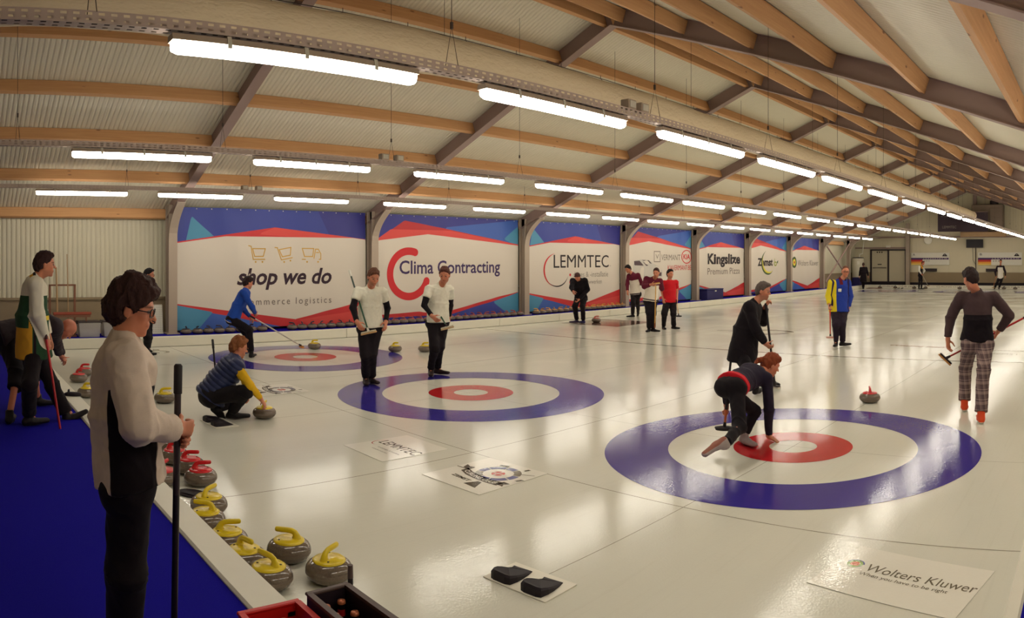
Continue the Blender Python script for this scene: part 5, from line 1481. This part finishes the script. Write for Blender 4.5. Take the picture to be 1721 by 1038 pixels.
figure('person', 'sweeper in bright blue jacket and black trousers bending over his broom before the cart banner', (-10.044, -1.24, 0.0),
    dict(pelvis=(0, 0, 0.731), chest=(0.084, 0.2, 1.204), head=(-0.027, 0.309, 1.384), sR=(0.219, 0.106, 1.22), sL=(-0.051, 0.294, 1.188), hR=(0.065, -0.059, 0.701), hL=(-0.065, 0.059, 0.701), eL=(-0.067, 0.207, 0.899), eR=(0.301, 0.248, 0.939), wL=(-0.048, 0.373, 0.716), wR=(0.145, 0.382, 0.802), kL=(-0.121, 0.325, 0.384), kR=(0.376, 0.159, 0.527), aL=(-0.321, 0.426, 0.092), aR=(0.437, 0.174, 0.092), tL=(-0.081, 0.446, 0.024), tR=(0.222, 0.39, 0.024)),
    0.971, (0.607, 0.795, 0.0), (-0.045, 0.977, -0.208), (-0.01, 0.208, 0.978), (206, 132, 100), dict(rgb=(40, 24, 26), t=.018), dict(name='jacket', rgb=(34, 74, 168), t=.016, hem=.12, pats=[((206, 196, 186), lambda d: np.where(d['arm'] < 0, 1.0, d['tv'] + .20))]), dict(rgb=(18, 9, 18), t=.012), dict(rgb=(16, 9, 14)),
    dict(R=((0.689, 0.104, 0.717), 1.1, None), L=((0.354, -0.85, 0.391), 1.1, None)), seed=5)
broom('pale long broom of the blue sweeper, its orange head beside the yellow stone', (-9.878, -0.979, 0.767), (-9.363, -0.136, 0.202), (196, 190, 184), r=.013, headrgb=(170, 110, 50), padrgb=(214, 150, 80), hdir=(0.971, -0.239, 0.0), w=.20)
figure('person', 'woman sliding low in the nearest house with one hand on the ice', (-0.479, -0.381, 0.0),
    dict(pelvis=(0, 0, 0.612), chest=(0.04, 0.47, 0.678), head=(0.084, 0.697, 0.731), sR=(0.173, 0.427, 0.643), sL=(-0.031, 0.369, 0.704), hR=(0.078, -0.003, 0.58), hL=(-0.074, 0.027, 0.582), eL=(-0.111, 0.076, 0.596), eR=(0.213, 0.377, 0.339), wL=(-0.162, 0.186, 0.38), wR=(0.191, 0.436, 0.057), kL=(0.095, 0.314, 0.33), kR=(0.231, -0.272, 0.298), aL=(0.019, 0.237, 0.092), aR=(0.297, -0.665, 0.242), tL=(0.119, 0.176, 0.024), tR=(0.236, -0.825, 0.173)),
    0.971, (0.549, 0.836, -0.0), (0.574, 0.701, -0.423), (0.268, 0.327, 0.906), (206, 132, 100), dict(rgb=(140, 66, 36), t=.018, rip=.010, nape=-.11, locks=[((0, -.10, .03), (0, -.15, .0), .03, .028), ((0, -.15, .0), (.01, -.19, -.07), .028, .012)]), dict(name='top', rgb=(34, 26, 46), t=.010, hem=.0, pats=[((204, 24, 40), lambda d: np.where(d['arm'] < -.03, 1.0, d['tv'] - .17))]), dict(rgb=(16, 8, 16), t=.006, cuff=.042), dict(L=dict(rgb=(150, 134, 134), sole=(40, 30, 34)), R=dict(rgb=(170, 156, 150), sole=(150, 92, 76), flat=0, up=(0.341, 0.903, -0.262))),
    dict(R=((-0.471, 0.86, 0.196), .12, (0.802, 0.309, -0.511)), L=((0.867, -0.487, 0.105), 1.1, None)), female=True, seed=14, h=.009)
broom('orange-shafted broom with black disc head held out by the sliding woman', (-0.548, -0.339, 0.484), (-0.622, -0.265, 0.18), (196, 96, 46), head='disc', headrgb=(24, 16, 22), padrgb=(24, 16, 22), hdir=(0.921, 0.39, 0.0), w=.20)
figure('person', 'grey-haired man in black leaning on a black broom behind the sliding woman', (-1.793, 2.376, 0.0),
    dict(pelvis=(0, 0, 0.59), chest=(0.106, 0.055, 1.188), head=(0.233, 0.127, 1.396), sR=(0.148, -0.123, 1.197), sL=(0.064, 0.233, 1.179), hR=(0.012, -0.092, 0.559), hL=(-0.012, 0.092, 0.559), eL=(0.089, 0.425, 0.946), eR=(0.246, -0.108, 0.881), wL=(0.171, 0.31, 1.167), wR=(0.294, 0.06, 0.685), kL=(-0.05, 0.36, 0.21), kR=(0.271, -0.357, 0.318), aL=(0.099, 0.677, 0.098), aR=(0.225, -0.067, 0.098), tL=(0.339, 0.501, 0.026), tR=(0.225, 0.059, 0.026)),
    1.029, (0.975, 0.22, 0.0), (0.971, 0.166, -0.174), (0.171, 0.029, 0.985), (206, 132, 100), dict(rgb=(92, 80, 74), t=.013, rip=.008), dict(name='jacket', rgb=(16, 7, 16), t=.030, hem=.17, loose=.035, ripple=.014), dict(rgb=(15, 7, 15), t=.014), dict(rgb=(14, 7, 13), sole=(60, 50, 50)),
    dict(R=((0.464, -0.396, 0.793), 1.0, (0.72, 0.378, -0.581)), L=((0.016, -0.802, 0.598), 1.1, (0.491, 0.258, 0.832))), eyes=True, seed=13, build=1.05, h=.011)
broom('black broom the grey-haired man leans on', (-1.589, 2.647, 1.222), (-1.368, 2.476, 0.115), (26, 16, 26), r=.0165, headrgb=(60, 50, 52), padrgb=(190, 180, 170), hdir=(0.903, -0.429, 0.0))
broom("second black broom shaft behind the grey-haired man's coat", (-1.88, 2.215, 0.687), (-1.901, 2.09, 0.015), (26, 16, 26), r=.0165, headrgb=(30, 20, 28), padrgb=(40, 30, 34), hdir=(0.903, -0.429, 0.0))
figure('person', 'man with glasses in blue and yellow team jacket holding a red broom', (-2.495, 8.07, 0.0),
    dict(pelvis=(0, 0, 0.782), chest=(0.008, 0.003, 1.345), head=(0.123, 0.048, 1.578), sR=(-0.132, -0.108, 1.348), sL=(0.149, 0.114, 1.343), hR=(-0.071, -0.056, 0.752), hL=(0.071, 0.056, 0.752), eL=(0.191, 0.172, 1.055), eR=(-0.208, -0.12, 1.061), wL=(0.175, 0.112, 0.806), wR=(-0.118, -0.282, 0.884), kL=(0.171, -0.265, 0.48), kR=(0.06, -0.362, 0.476), aL=(0.097, -0.073, 0.096), aR=(-0.003, -0.193, 0.096), tL=(0.17, 0.008, 0.025), tR=(0.033, -0.376, 0.025)),
    1.006, (0.619, -0.785, 0.0), (0.561, -0.825, -0.07), (0.039, -0.058, 0.998), (206, 132, 100), dict(rgb=(110, 72, 56), t=.005, front=.045, rip=.003), dict(name='jacket', rgb=(34, 58, 150), t=.022, hem=.06, loose=.01, pats=[((228, 206, 40), lambda d: np.where((d['as'] > 0), np.maximum(d['arm'], -d['ad'] + .01), 1.0)), ((228, 206, 40), lambda d: np.maximum.reduce([.105 - d['tu'], d['arm'] * -1 + .0, d['tw'] - .2])), ((36, 26, 70), lambda d: np.abs(d['arm'] - .0) - .016), ((100, 20, 34), lambda d: np.maximum(np.abs(d['tu']) - .035, np.maximum(.93 - d['tv'], -d['tw']))),
      ((226, 224, 216), lambda d: np.maximum.reduce([np.abs(d['tu'] - .035) - .035, np.abs(d['tv'] - .72) - .06, -d['tw']]))]), dict(rgb=(34, 22, 38), t=.016), dict(rgb=(16, 9, 14)),
    dict(R=((0.868, -0.484, 0.108), 1.1, (0.207, -0.259, -0.943)), L=((-0.204, -0.979, 0.0), .5, None)), eyes=True, glasses=True, build=1.12, seed=15)
broom('red broom held head down by the man in blue and yellow', (-2.591, 7.767, 0.899), (-2.601, 7.817, 0.214), (206, 60, 40), head='disc', headrgb=(226, 190, 180), padrgb=(216, 120, 100), hdir=(0.988, 0.155, 0.0))
figure('person', 'man seen from behind in dark sweater and grey plaid trousers with orange shoes', (1.469, 2.065, 0.0),
    dict(pelvis=(0, 0, 0.877), chest=(0.004, 0.001, 1.382), head=(-0.065, -0.094, 1.605), sR=(0.191, 0.059, 1.381), sL=(-0.182, -0.058, 1.384), hR=(0.089, 0.025, 0.846), hL=(-0.089, -0.025, 0.846), eL=(-0.331, 0.031, 1.135), eR=(0.364, 0.176, 1.161), wL=(-0.359, -0.004, 0.874), wR=(0.218, 0.241, 0.952), kL=(-0.187, 0.243, 0.508), kR=(0.123, -0.316, 0.565), aL=(-0.172, 0.092, 0.098), aR=(0.133, -0.535, 0.098), tL=(-0.212, 0.308, 0.026), tR=(0.083, -0.351, 0.026)),
    1.029, (-0.3, 0.954, 0.0), (-0.658, 0.671, -0.342), (-0.239, 0.244, 0.94), (206, 132, 100), dict(rgb=(40, 24, 24), t=.018, rip=.008), dict(name='sweater', rgb=(74, 56, 58), t=.022, hem=.01, loose=.004, ripple=.012, pats=[((18, 8, 16), lambda d: np.where(d['arm'] < -.02, 1.0, d['tv'] - .60))]), dict(rgb=(92, 74, 76), t=.020, plaid=(176, 152, 144), cuff=.062, ripple=.012), dict(rgb=(226, 76, 34), sole=(236, 220, 210)),
    dict(L=((0.384, 0.923, 0.0), .45, (0.052, 0.009, -0.999)), R=((-0.249, 0.88, 0.404), 1.0, None)), seed=16, h=.010)
broom('red-shafted broom carried across by the man in plaid trousers', (2.088, 2.447, 1.163), (1.06, 2.192, 0.627), (150, 40, 40), upper=(196, 40, 44), headrgb=(34, 24, 28), padrgb=(206, 150, 90), hdir=(0.717, 0.119, -0.687), w=.19)
figure('person', 'man in black bending forward with hands on his knees beside the brown sheet', (-10.858, 9.56, 0.0),
    dict(pelvis=(0, 0, 0.77), chest=(0.062, -0.16, 1.238), head=(0.174, -0.354, 1.347), sR=(-0.101, -0.239, 1.233), sL=(0.225, -0.081, 1.244), hR=(-0.082, -0.041, 0.74), hL=(0.082, 0.041, 0.74), eL=(0.217, 0.066, 0.982), eR=(0.022, -0.436, 1.044), wL=(0.226, -0.359, 0.694), wR=(0.213, -0.577, 0.938), kL=(0.293, -0.265, 0.509), kR=(0.094, -0.375, 0.518), aL=(0.165, -0.09, 0.097), aR=(-0.028, -0.155, 0.097), tL=(0.133, -0.084, 0.025), tR=(-0.1, -0.218, 0.025)),
    1.017, (0.446, -0.895, 0.0), (0.288, -0.604, -0.743), (0.32, -0.671, 0.669), (206, 132, 100), dict(rgb=(70, 40, 36), t=.010), dict(name='sweater', rgb=(15, 7, 15), t=.024, hem=.12), dict(rgb=(15, 7, 15), t=.016), dict(R=dict(rgb=(46, 34, 60), sole=(180, 170, 170)), L=dict(rgb=(46, 44, 92))),
    dict(R=((0.933, 0.011, 0.359), .8, None), L=((0.661, -0.222, 0.717), .8, None)), seed=9, h=.013)
figure('person', 'dark-haired young player in maroon and white shirt walking with head down', (-10.861, 12.233, 0.0),
    dict(pelvis=(0, 0, 0.794), chest=(-0.046, -0.034, 1.338), head=(-0.187, -0.136, 1.538), sR=(-0.227, -0.037, 1.322), sL=(0.134, -0.031, 1.353), hR=(-0.092, -0.002, 0.764), hL=(0.092, 0.002, 0.764), eL=(0.172, 0.09, 1.081), eR=(-0.199, -0.164, 1.052), wL=(0.38, -0.006, 0.96), wR=(-0.106, -0.278, 0.838), kL=(-0.098, 0.241, 0.45), kR=(0.097, -0.243, 0.452), aL=(-0.267, 0.533, 0.196), aR=(-0.04, -0.091, 0.097), tL=(-0.276, 0.506, -0.014), tR=(-0.108, -0.204, 0.025)),
    1.017, (0.021, -1.0, 0.0), (-0.06, -0.904, -0.423), (-0.028, -0.422, 0.906), (206, 132, 100), dict(rgb=(19, 9, 13), t=.020), dict(name='shirt', rgb=(222, 212, 196), t=.018, hem=.07, pats=[((96, 22, 44), lambda d: d['arm']), ((96, 22, 44), lambda d: .70 - d['tv'] + np.abs(d['tu']) * .25), ((40, 22, 40), lambda d: np.maximum(d['tv'] + .04, -.10 - d['tv']))]), dict(rgb=(18, 9, 16), t=.012), dict(rgb=(16, 9, 14)),
    dict(R=((0.889, -0.457, 0.0), .5, None), L=((0.509, -0.497, 0.702), .8, None)), seed=10, h=.013)
figure('person', 'player in maroon and white leaning chin and hands on an upturned yellow broom', (-7.765, 8.67, 0.0),
    dict(pelvis=(0, 0, 0.854), chest=(0.052, 0.037, 1.323), head=(0.199, -0.039, 1.506), sR=(-0.083, -0.078, 1.347), sL=(0.188, 0.151, 1.298), hR=(-0.069, -0.058, 0.824), hL=(0.069, 0.058, 0.824), eL=(0.106, 0.34, 1.085), eR=(-0.008, -0.295, 1.16), wL=(0.131, 0.113, 1.201), wR=(0.238, -0.34, 1.215), kL=(0.2, -0.176, 0.485), kR=(0.12, -0.25, 0.486), aL=(0.077, 0.001, 0.096), aR=(-0.004, -0.074, 0.096), tL=(0.169, -0.004, 0.025), tR=(0.027, -0.165, 0.025)),
    1.006, (0.643, -0.766, 0.0), (0.351, -0.913, -0.208), (0.075, -0.194, 0.978), (206, 132, 100), dict(rgb=(60, 36, 32), t=.008, rip=.004), dict(name='shirt', rgb=(222, 212, 196), t=.020, hem=.08, pats=[((96, 22, 44), lambda d: d['arm']), ((96, 22, 44), lambda d: .70 - d['tv'] + np.abs(d['tu']) * .25), ((40, 22, 40), lambda d: np.maximum(d['tv'] + .04, -.10 - d['tv']))]), dict(rgb=(18, 9, 16), t=.014), dict(rgb=(16, 9, 14)),
    dict(R=((0.346, -0.3, 0.889), 1.0, (0.872, 0.477, -0.11)), L=((0.164, -0.428, 0.889), 1.0, (-0.746, -0.657, -0.11))), eyes=True, seed=11, h=.013)
broom('yellow broom turned upside down under the chin of the maroon player', (-7.483, 8.44, 0.133), (-7.461, 8.455, 1.254), (206, 156, 80), upper=(206, 156, 80), tip=(150, 90, 50), headrgb=(206, 150, 50), padrgb=(222, 196, 150), hdir=(0.81, 0.567, 0.148), w=.20)
figure('person', 'young man in bright red short-sleeved shirt holding a broom at his side', (-7.751, 9.526, 0.0),
    dict(pelvis=(0, 0, 0.758), chest=(-0.004, -0.003, 1.244), head=(0.006, 0.004, 1.458), sR=(-0.104, -0.148, 1.243), sL=(0.096, 0.143, 1.246), hR=(-0.051, -0.074, 0.728), hL=(0.051, 0.074, 0.728), eL=(0.062, 0.252, 0.976), eR=(-0.217, -0.047, 0.992), wL=(0.112, 0.168, 0.742), wR=(-0.098, -0.168, 0.803), kL=(0.224, -0.169, 0.422), kR=(0.073, -0.364, 0.44), aL=(0.078, 0.067, 0.094), aR=(-0.08, -0.179, 0.094), tL=(0.218, 0.047, 0.025), tR=(-0.046, -0.211, 0.025)),
    0.994, (0.824, -0.566, 0.0), (0.959, -0.284, 0.0), (0.0, 0.0, 1.0), (206, 132, 100), dict(rgb=(16, 7, 11), t=.014), dict(name='shirt', rgb=(196, 22, 34), arms='short', t=.016, hem=.06, loose=.016, ripple=.012), dict(rgb=(18, 9, 16), t=.018), dict(rgb=(15, 8, 13)),
    dict(R=((0.91, -0.414, 0.0), .5, None), L=((0.26, -0.966, 0.0), 1.0, None)), eyes=True, seed=12, h=.013)
broom("thin broom with black disc head at the red shirt man's side", (-7.558, 9.533, 0.799), (-7.473, 9.529, 0.369), (206, 166, 110), r=.011, head='disc', headrgb=(24, 16, 22), padrgb=(24, 16, 22), hdir=(0.926, 0.378, 0.0), w=.17)
figure('person', 'dark-haired man in white, green and yellow jacket on the blue carpet with a red broom', (-4.445, -5.702, 0.19),
    dict(pelvis=(0, 0, 0.773), chest=(0.001, 0.005, 1.41), head=(0.014, 0.11, 1.589), sR=(0.184, -0.001, 1.41), sL=(-0.182, 0.01, 1.41), hR=(0.092, -0.008, 0.742), hL=(-0.092, 0.008, 0.742), eL=(-0.149, 0.094, 1.097), eR=(0.209, 0.014, 1.101), wL=(-0.156, 0.171, 0.847), wR=(0.161, 0.1, 0.858), kL=(-0.14, 0.207, 0.35), kR=(0.414, -0.093, 0.45), aL=(-0.102, 0.35, 0.04), aR=(0.175, -0.066, 0.098), tL=(-0.101, 0.533, 0.122), tR=(0.116, 0.12, 0.026)),
    1.029, (0.03, 1.0, -0.0), (0.03, 0.997, -0.07), (0.002, 0.07, 0.998), (206, 132, 100), dict(rgb=(56, 32, 32), t=.020, rip=.012), dict(name='jacket', rgb=(38, 72, 46), t=.022, hem=.12, loose=.034, ripple=.010, pats=[((222, 214, 196), lambda d: d['arm']), ((222, 214, 196), lambda d: .80 - d['tv']), ((206, 150, 44), lambda d: np.where(d['arm'] < 0, 1, np.maximum(d['tw'] + .03, d['tv'] - .30))), ((206, 150, 44), lambda d: np.where(d['arm'] < 0, 1, np.abs(d['tw'] + .055 - d['tv'] * .02) - .018)), ((30, 20, 26), lambda d: np.where(d['arm'] < 0, 1, np.abs(d['tw'] + .005) - .014)), ((226, 196, 60), lambda d: np.where(d['arm'] < 0, 1, np.maximum(np.abs(d['tv'] - .45) - .035, .07 - d['tw'])))]), dict(rgb=(18, 8, 15), t=.018, cuff=.062), dict(L=dict(rgb=(20, 11, 15), sole=(30, 20, 26), flat=0, up=(-0.055, -0.465, 0.884)), R=dict(rgb=(19, 10, 14))),
    dict(R=((-0.099, 0.972, 0.212), .9, (0.024, 0.205, -0.979)), L=((0.785, 0.62, 0.0), .5, None)), eyes=True, seed=2, h=.010)
broom('red broom in the hand of the man in the green jacket', (-4.254, -5.619, 1.165), (-4.111, -5.472, 0.108), (176, 34, 40), upper=(190, 40, 46), head=None, tip=(60, 24, 30))
figure('person', 'bald man bending far forward behind the man in the green jacket', (-5.068, -5.896, 0.19),
    dict(pelvis=(0, 0, 0.808), chest=(-0.106, 0.471, 0.909), head=(-0.235, 0.673, 0.853), sR=(0.069, 0.508, 0.917), sL=(-0.281, 0.433, 0.901), hR=(0.091, 0, 0.778), hL=(-0.091, -0, 0.778), eL=(-0.448, 0.567, 0.696), eR=(-0.16, 0.52, 0.728), wL=(-0.597, 0.672, 0.515), wR=(-0.323, 0.607, 0.551), kL=(0.006, 0.272, 0.373), kR=(0.38, 0.047, 0.459), aL=(-0.167, 0.331, 0.096), aR=(0.688, -0.058, 0.096), tL=(-0.151, 0.451, 0.025), tR=(0.11, 0.105, 0.025)),
    1.006, (-0.003, 1.0, -0.0), (0.056, 0.466, -0.883), (0.105, 0.877, 0.469), (196, 118, 92), None, dict(name='jacket', rgb=(52, 42, 48), t=.030, hem=.14, loose=.02, ripple=.014), dict(name='shorts', rgb=(19, 11, 18), t=.026, end=.30, cuff=.07), dict(rgb=(19, 11, 15)),
    dict(R=((0.929, 0.371, 0.0), .6, None), L=((0.929, 0.371, 0.0), .6, None)), seed=3, build=1.1, h=.011)
figure('person', "man with glasses in black standing far behind the woman's head", (-10.584, -2.815, 0.0),
    dict(pelvis=(0, 0, 0.739), chest=(-0.005, -0.017, 1.266), head=(0.012, 0.042, 1.538), sR=(0.139, -0.12, 1.264), sL=(-0.149, 0.086, 1.268), hR=(0.073, -0.052, 0.709), hL=(-0.073, 0.052, 0.709), eL=(-0.129, 0.082, 0.949), eR=(0.164, -0.099, 0.97), wL=(-0.182, 0.18, 0.722), wR=(0.155, 0.002, 0.738), kL=(-0.236, 0.103, 0.317), kR=(0.346, -0.087, 0.382), aL=(-0.476, 0.161, 0.094), aR=(0.132, -0.037, 0.094), tL=(-0.111, 0.16, 0.025), tR=(0.106, 0.079, 0.025)),
    0.994, (0.581, 0.814, 0.0), (0.506, 0.858, -0.087), (0.044, 0.075, 0.996), (206, 132, 100), dict(rgb=(19, 10, 14), t=.015), dict(name='jacket', rgb=(16, 8, 15), t=.022, hem=.14), dict(rgb=(15, 7, 14), t=.014), dict(rgb=(14, 8, 13)),
    dict(R=((0.906, 0.424, 0.0), .6, None), L=((0.906, 0.424, 0.0), .6, None)), glasses=True, seed=4)
figure('person', 'far small figure in a long dark coat walking towards the far door', (-11.582, 37.094, 0.0),
    dict(pelvis=(0, 0, 0.777), chest=(0.008, 0.003, 1.312), head=(0, 0, 1.533), sR=(0.168, 0.056, 1.31), sL=(-0.152, -0.05, 1.315), hR=(0.081, 0.027, 0.748), hL=(-0.081, -0.027, 0.748), eL=(-0.231, 0.02, 1.056), eR=(0.215, 0.164, 1.056), wL=(-0.269, 0.001, 0.8), wR=(0.265, 0.175, 0.801), kL=(-0.136, 0.221, 0.429), kR=(-0.023, 0.259, 0.429), aL=(-0.024, -0.008, 0.09), aR=(0.008, 0.003, 0.09), tL=(-0.088, 0.129, 0.024), tR=(-0.031, 0.148, 0.024)),
    0.949, (-0.315, 0.949, -0.0), (-0.315, 0.949, -0.0), (0.0, 0.0, 1.0), (206, 132, 100), dict(rgb=(60, 40, 36), t=.014), dict(name='coat', rgb=(20, 10, 16), t=.030, hem=.34, loose=.02), dict(rgb=(19, 10, 15), t=.014), dict(rgb=(15, 9, 13)),
    dict(R=((0.038, 0.999, 0.0), .5, None), L=((-0.628, 0.778, 0.0), .5, None)), seed=17, h=.016)
figure('person', 'far small player with white sleeves and yellow-black top sweeping before the score board', (-8.042, 37.701, 0.0),
    dict(pelvis=(0, 0, 0.896), chest=(0.025, 0.006, 1.401), head=(0.155, 0.038, 1.637), sR=(-0.024, -0.162, 1.405), sL=(0.073, 0.174, 1.397), hR=(-0.025, -0.085, 0.866), hL=(0.025, 0.085, 0.866), eL=(0.188, 0.299, 1.161), eR=(-0.011, -0.304, 1.153), wL=(0.1, 0.195, 0.951), wR=(0.117, -0.227, 0.951), kL=(-0.011, 0.362, 0.549), kR=(0.034, -0.38, 0.569), aL=(0.045, 0.063, 0.093), aR=(-0.09, -0.022, 0.093), tL=(0.164, 0.04, 0.025), tR=(-0, -0.103, 0.025)),
    0.983, (0.961, -0.278, 0.0), (0.964, 0.066, -0.259), (0.258, 0.018, 0.966), (206, 132, 100), dict(rgb=(120, 60, 50), t=.014), dict(name='shirt', rgb=(18, 10, 16), t=.020, hem=.10, pats=[((220, 214, 200), lambda d: d['arm']), ((226, 160, 50), lambda d: np.where(d['arm'] < 0, 1, np.maximum(.75 - d['tv'], np.abs(d['tu']) - .09)))]), dict(rgb=(18, 9, 15), t=.014), dict(rgb=(15, 9, 13)),
    dict(R=((0.535, -0.538, 0.651), .8, None), L=((0.535, -0.538, 0.651), .8, None)), seed=18, h=.016)
broom('pale broom of the far player in front of the score board', (-7.994, 37.507, 1.084), (-7.529, 37.619, 0.229), (180, 166, 150), headrgb=(120, 110, 90), hdir=(0.999, -0.049, 0.0))
figure('person', 'far small player in white top with black sleeves, right of the others', (-3.141, 38.531, 0.0),
    dict(pelvis=(0, 0, 0.763), chest=(0, 0, 1.402), head=(0.025, 0.003, 1.721), sR=(-0.181, -0.008, 1.402), sL=(0.181, 0.008, 1.402), hR=(-0.091, -0.004, 0.733), hL=(0.091, 0.004, 0.733), eL=(0.303, 0.019, 1.083), eR=(-0.318, -0.033, 1.082), wL=(0.312, 0.014, 0.814), wR=(-0.267, -0.032, 0.813), kL=(0.054, -0.28, 0.402), kR=(-0.165, -0.28, 0.401), aL=(-0.056, -0.209, 0.097), aR=(-0.35, -0.048, 0.097), tL=(-0.029, -0.408, 0.025), tR=(-0.362, -0.201, 0.025)),
    1.017, (0.046, -0.999, 0.0), (0.133, -0.991, 0.0), (0.0, 0.0, 1.0), (206, 132, 100), dict(rgb=(60, 36, 32), t=.014), dict(name='shirt', rgb=(224, 216, 204), t=.022, hem=.10, pats=[((34, 20, 28), lambda d: d['arm'] - .01), ((34, 20, 28), lambda d: .95 - d['tv'])]), dict(rgb=(18, 9, 15), t=.016), dict(rgb=(15, 9, 13)),
    dict(R=((0.472, -0.881, 0.0), .8, None), L=((-0.224, -0.975, 0.0), .5, None)), seed=19, h=.016)
broom('orange broom of the far player in the white top', (-3.379, 38.296, 0.902), (-3.545, 38.273, 0.123), (196, 120, 70), headrgb=(120, 70, 50), hdir=(0.988, -0.158, 0.0))
figure('person', 'woman with short dark hair and glasses in beige fleece, large in the left foreground', (-0.005, -5.832, 0.19),
    dict(pelvis=(0, 0, 0.771), chest=(-0.006, -0.024, 1.259), head=(0.004, 0.014, 1.437), sR=(0.14, -0.055, 1.259), sL=(-0.151, 0.008, 1.259), hR=(0.079, -0.017, 0.744), hL=(-0.079, 0.017, 0.744), eL=(-0.058, 0.074, 0.939), eR=(0.262, -0.038, 1.023), wL=(0.036, 0.16, 0.918), wR=(0.151, 0.156, 0.97), kL=(0.072, -0.021, 0.381), kR=(0.02, -0.028, 0.361), aL=(0.007, -0.007, 0.086), aR=(-0.04, -0.033, 0.086), tL=(-0.172, 0.132, 0.023), tR=(0.062, 0.041, 0.023)),
    0.903, (0.211, 0.978, -0.0), (0.4, 0.892, -0.208), (0.085, 0.19, 0.978), (214, 138, 106), dict(rgb=(62, 36, 32), t=.040, top=.044, rip=.011, rs=48, front=.074, low=.026, nape=-.058, h=.006, tufts=[((0, -.075, .085), .05), ((.02, -.02, .13), .045), ((-.02, .03, .125), .042), ((0, -.115, .0), .035), ((0, -.105, -.05), .030)]), dict(name='fleece_jacket', rgb=(216, 198, 182), t=.026, hem=.045, loose=.004, aloose=.010, ripple=.018, rs=9, h=.008, neck=.66, vneck=.12, rough=.95, pats=[((16, 7, 14), lambda d: np.where(d['arm'] < .012, 1.0, np.maximum(np.abs(d['tw'] - .018) - .094, d['tv'] - .74)))]), dict(rgb=(16, 7, 15), t=.017, h=.010), dict(rgb=(16, 9, 14)),
    dict(R=((0.075, -0.126, 0.989), 1.05, (-0.304, 0.945, -0.117)), L=((-0.026, -0.102, 0.995), 1.05, (0.607, 0.783, -0.136))), female=True, glasses=True, eyes=True, build=1.04, seed=1, h=.010, hh=.006)
broom('long black broom held upright by the woman in the foreground', (0.076, -5.647, 1.406), (0.085, -5.669, 0.232), (30, 22, 28), upper=(52, 40, 44), r=.0145, tip=(24, 16, 22), headrgb=(30, 20, 26), padrgb=(60, 50, 52), hdir=(0.999, -0.05, 0.0))
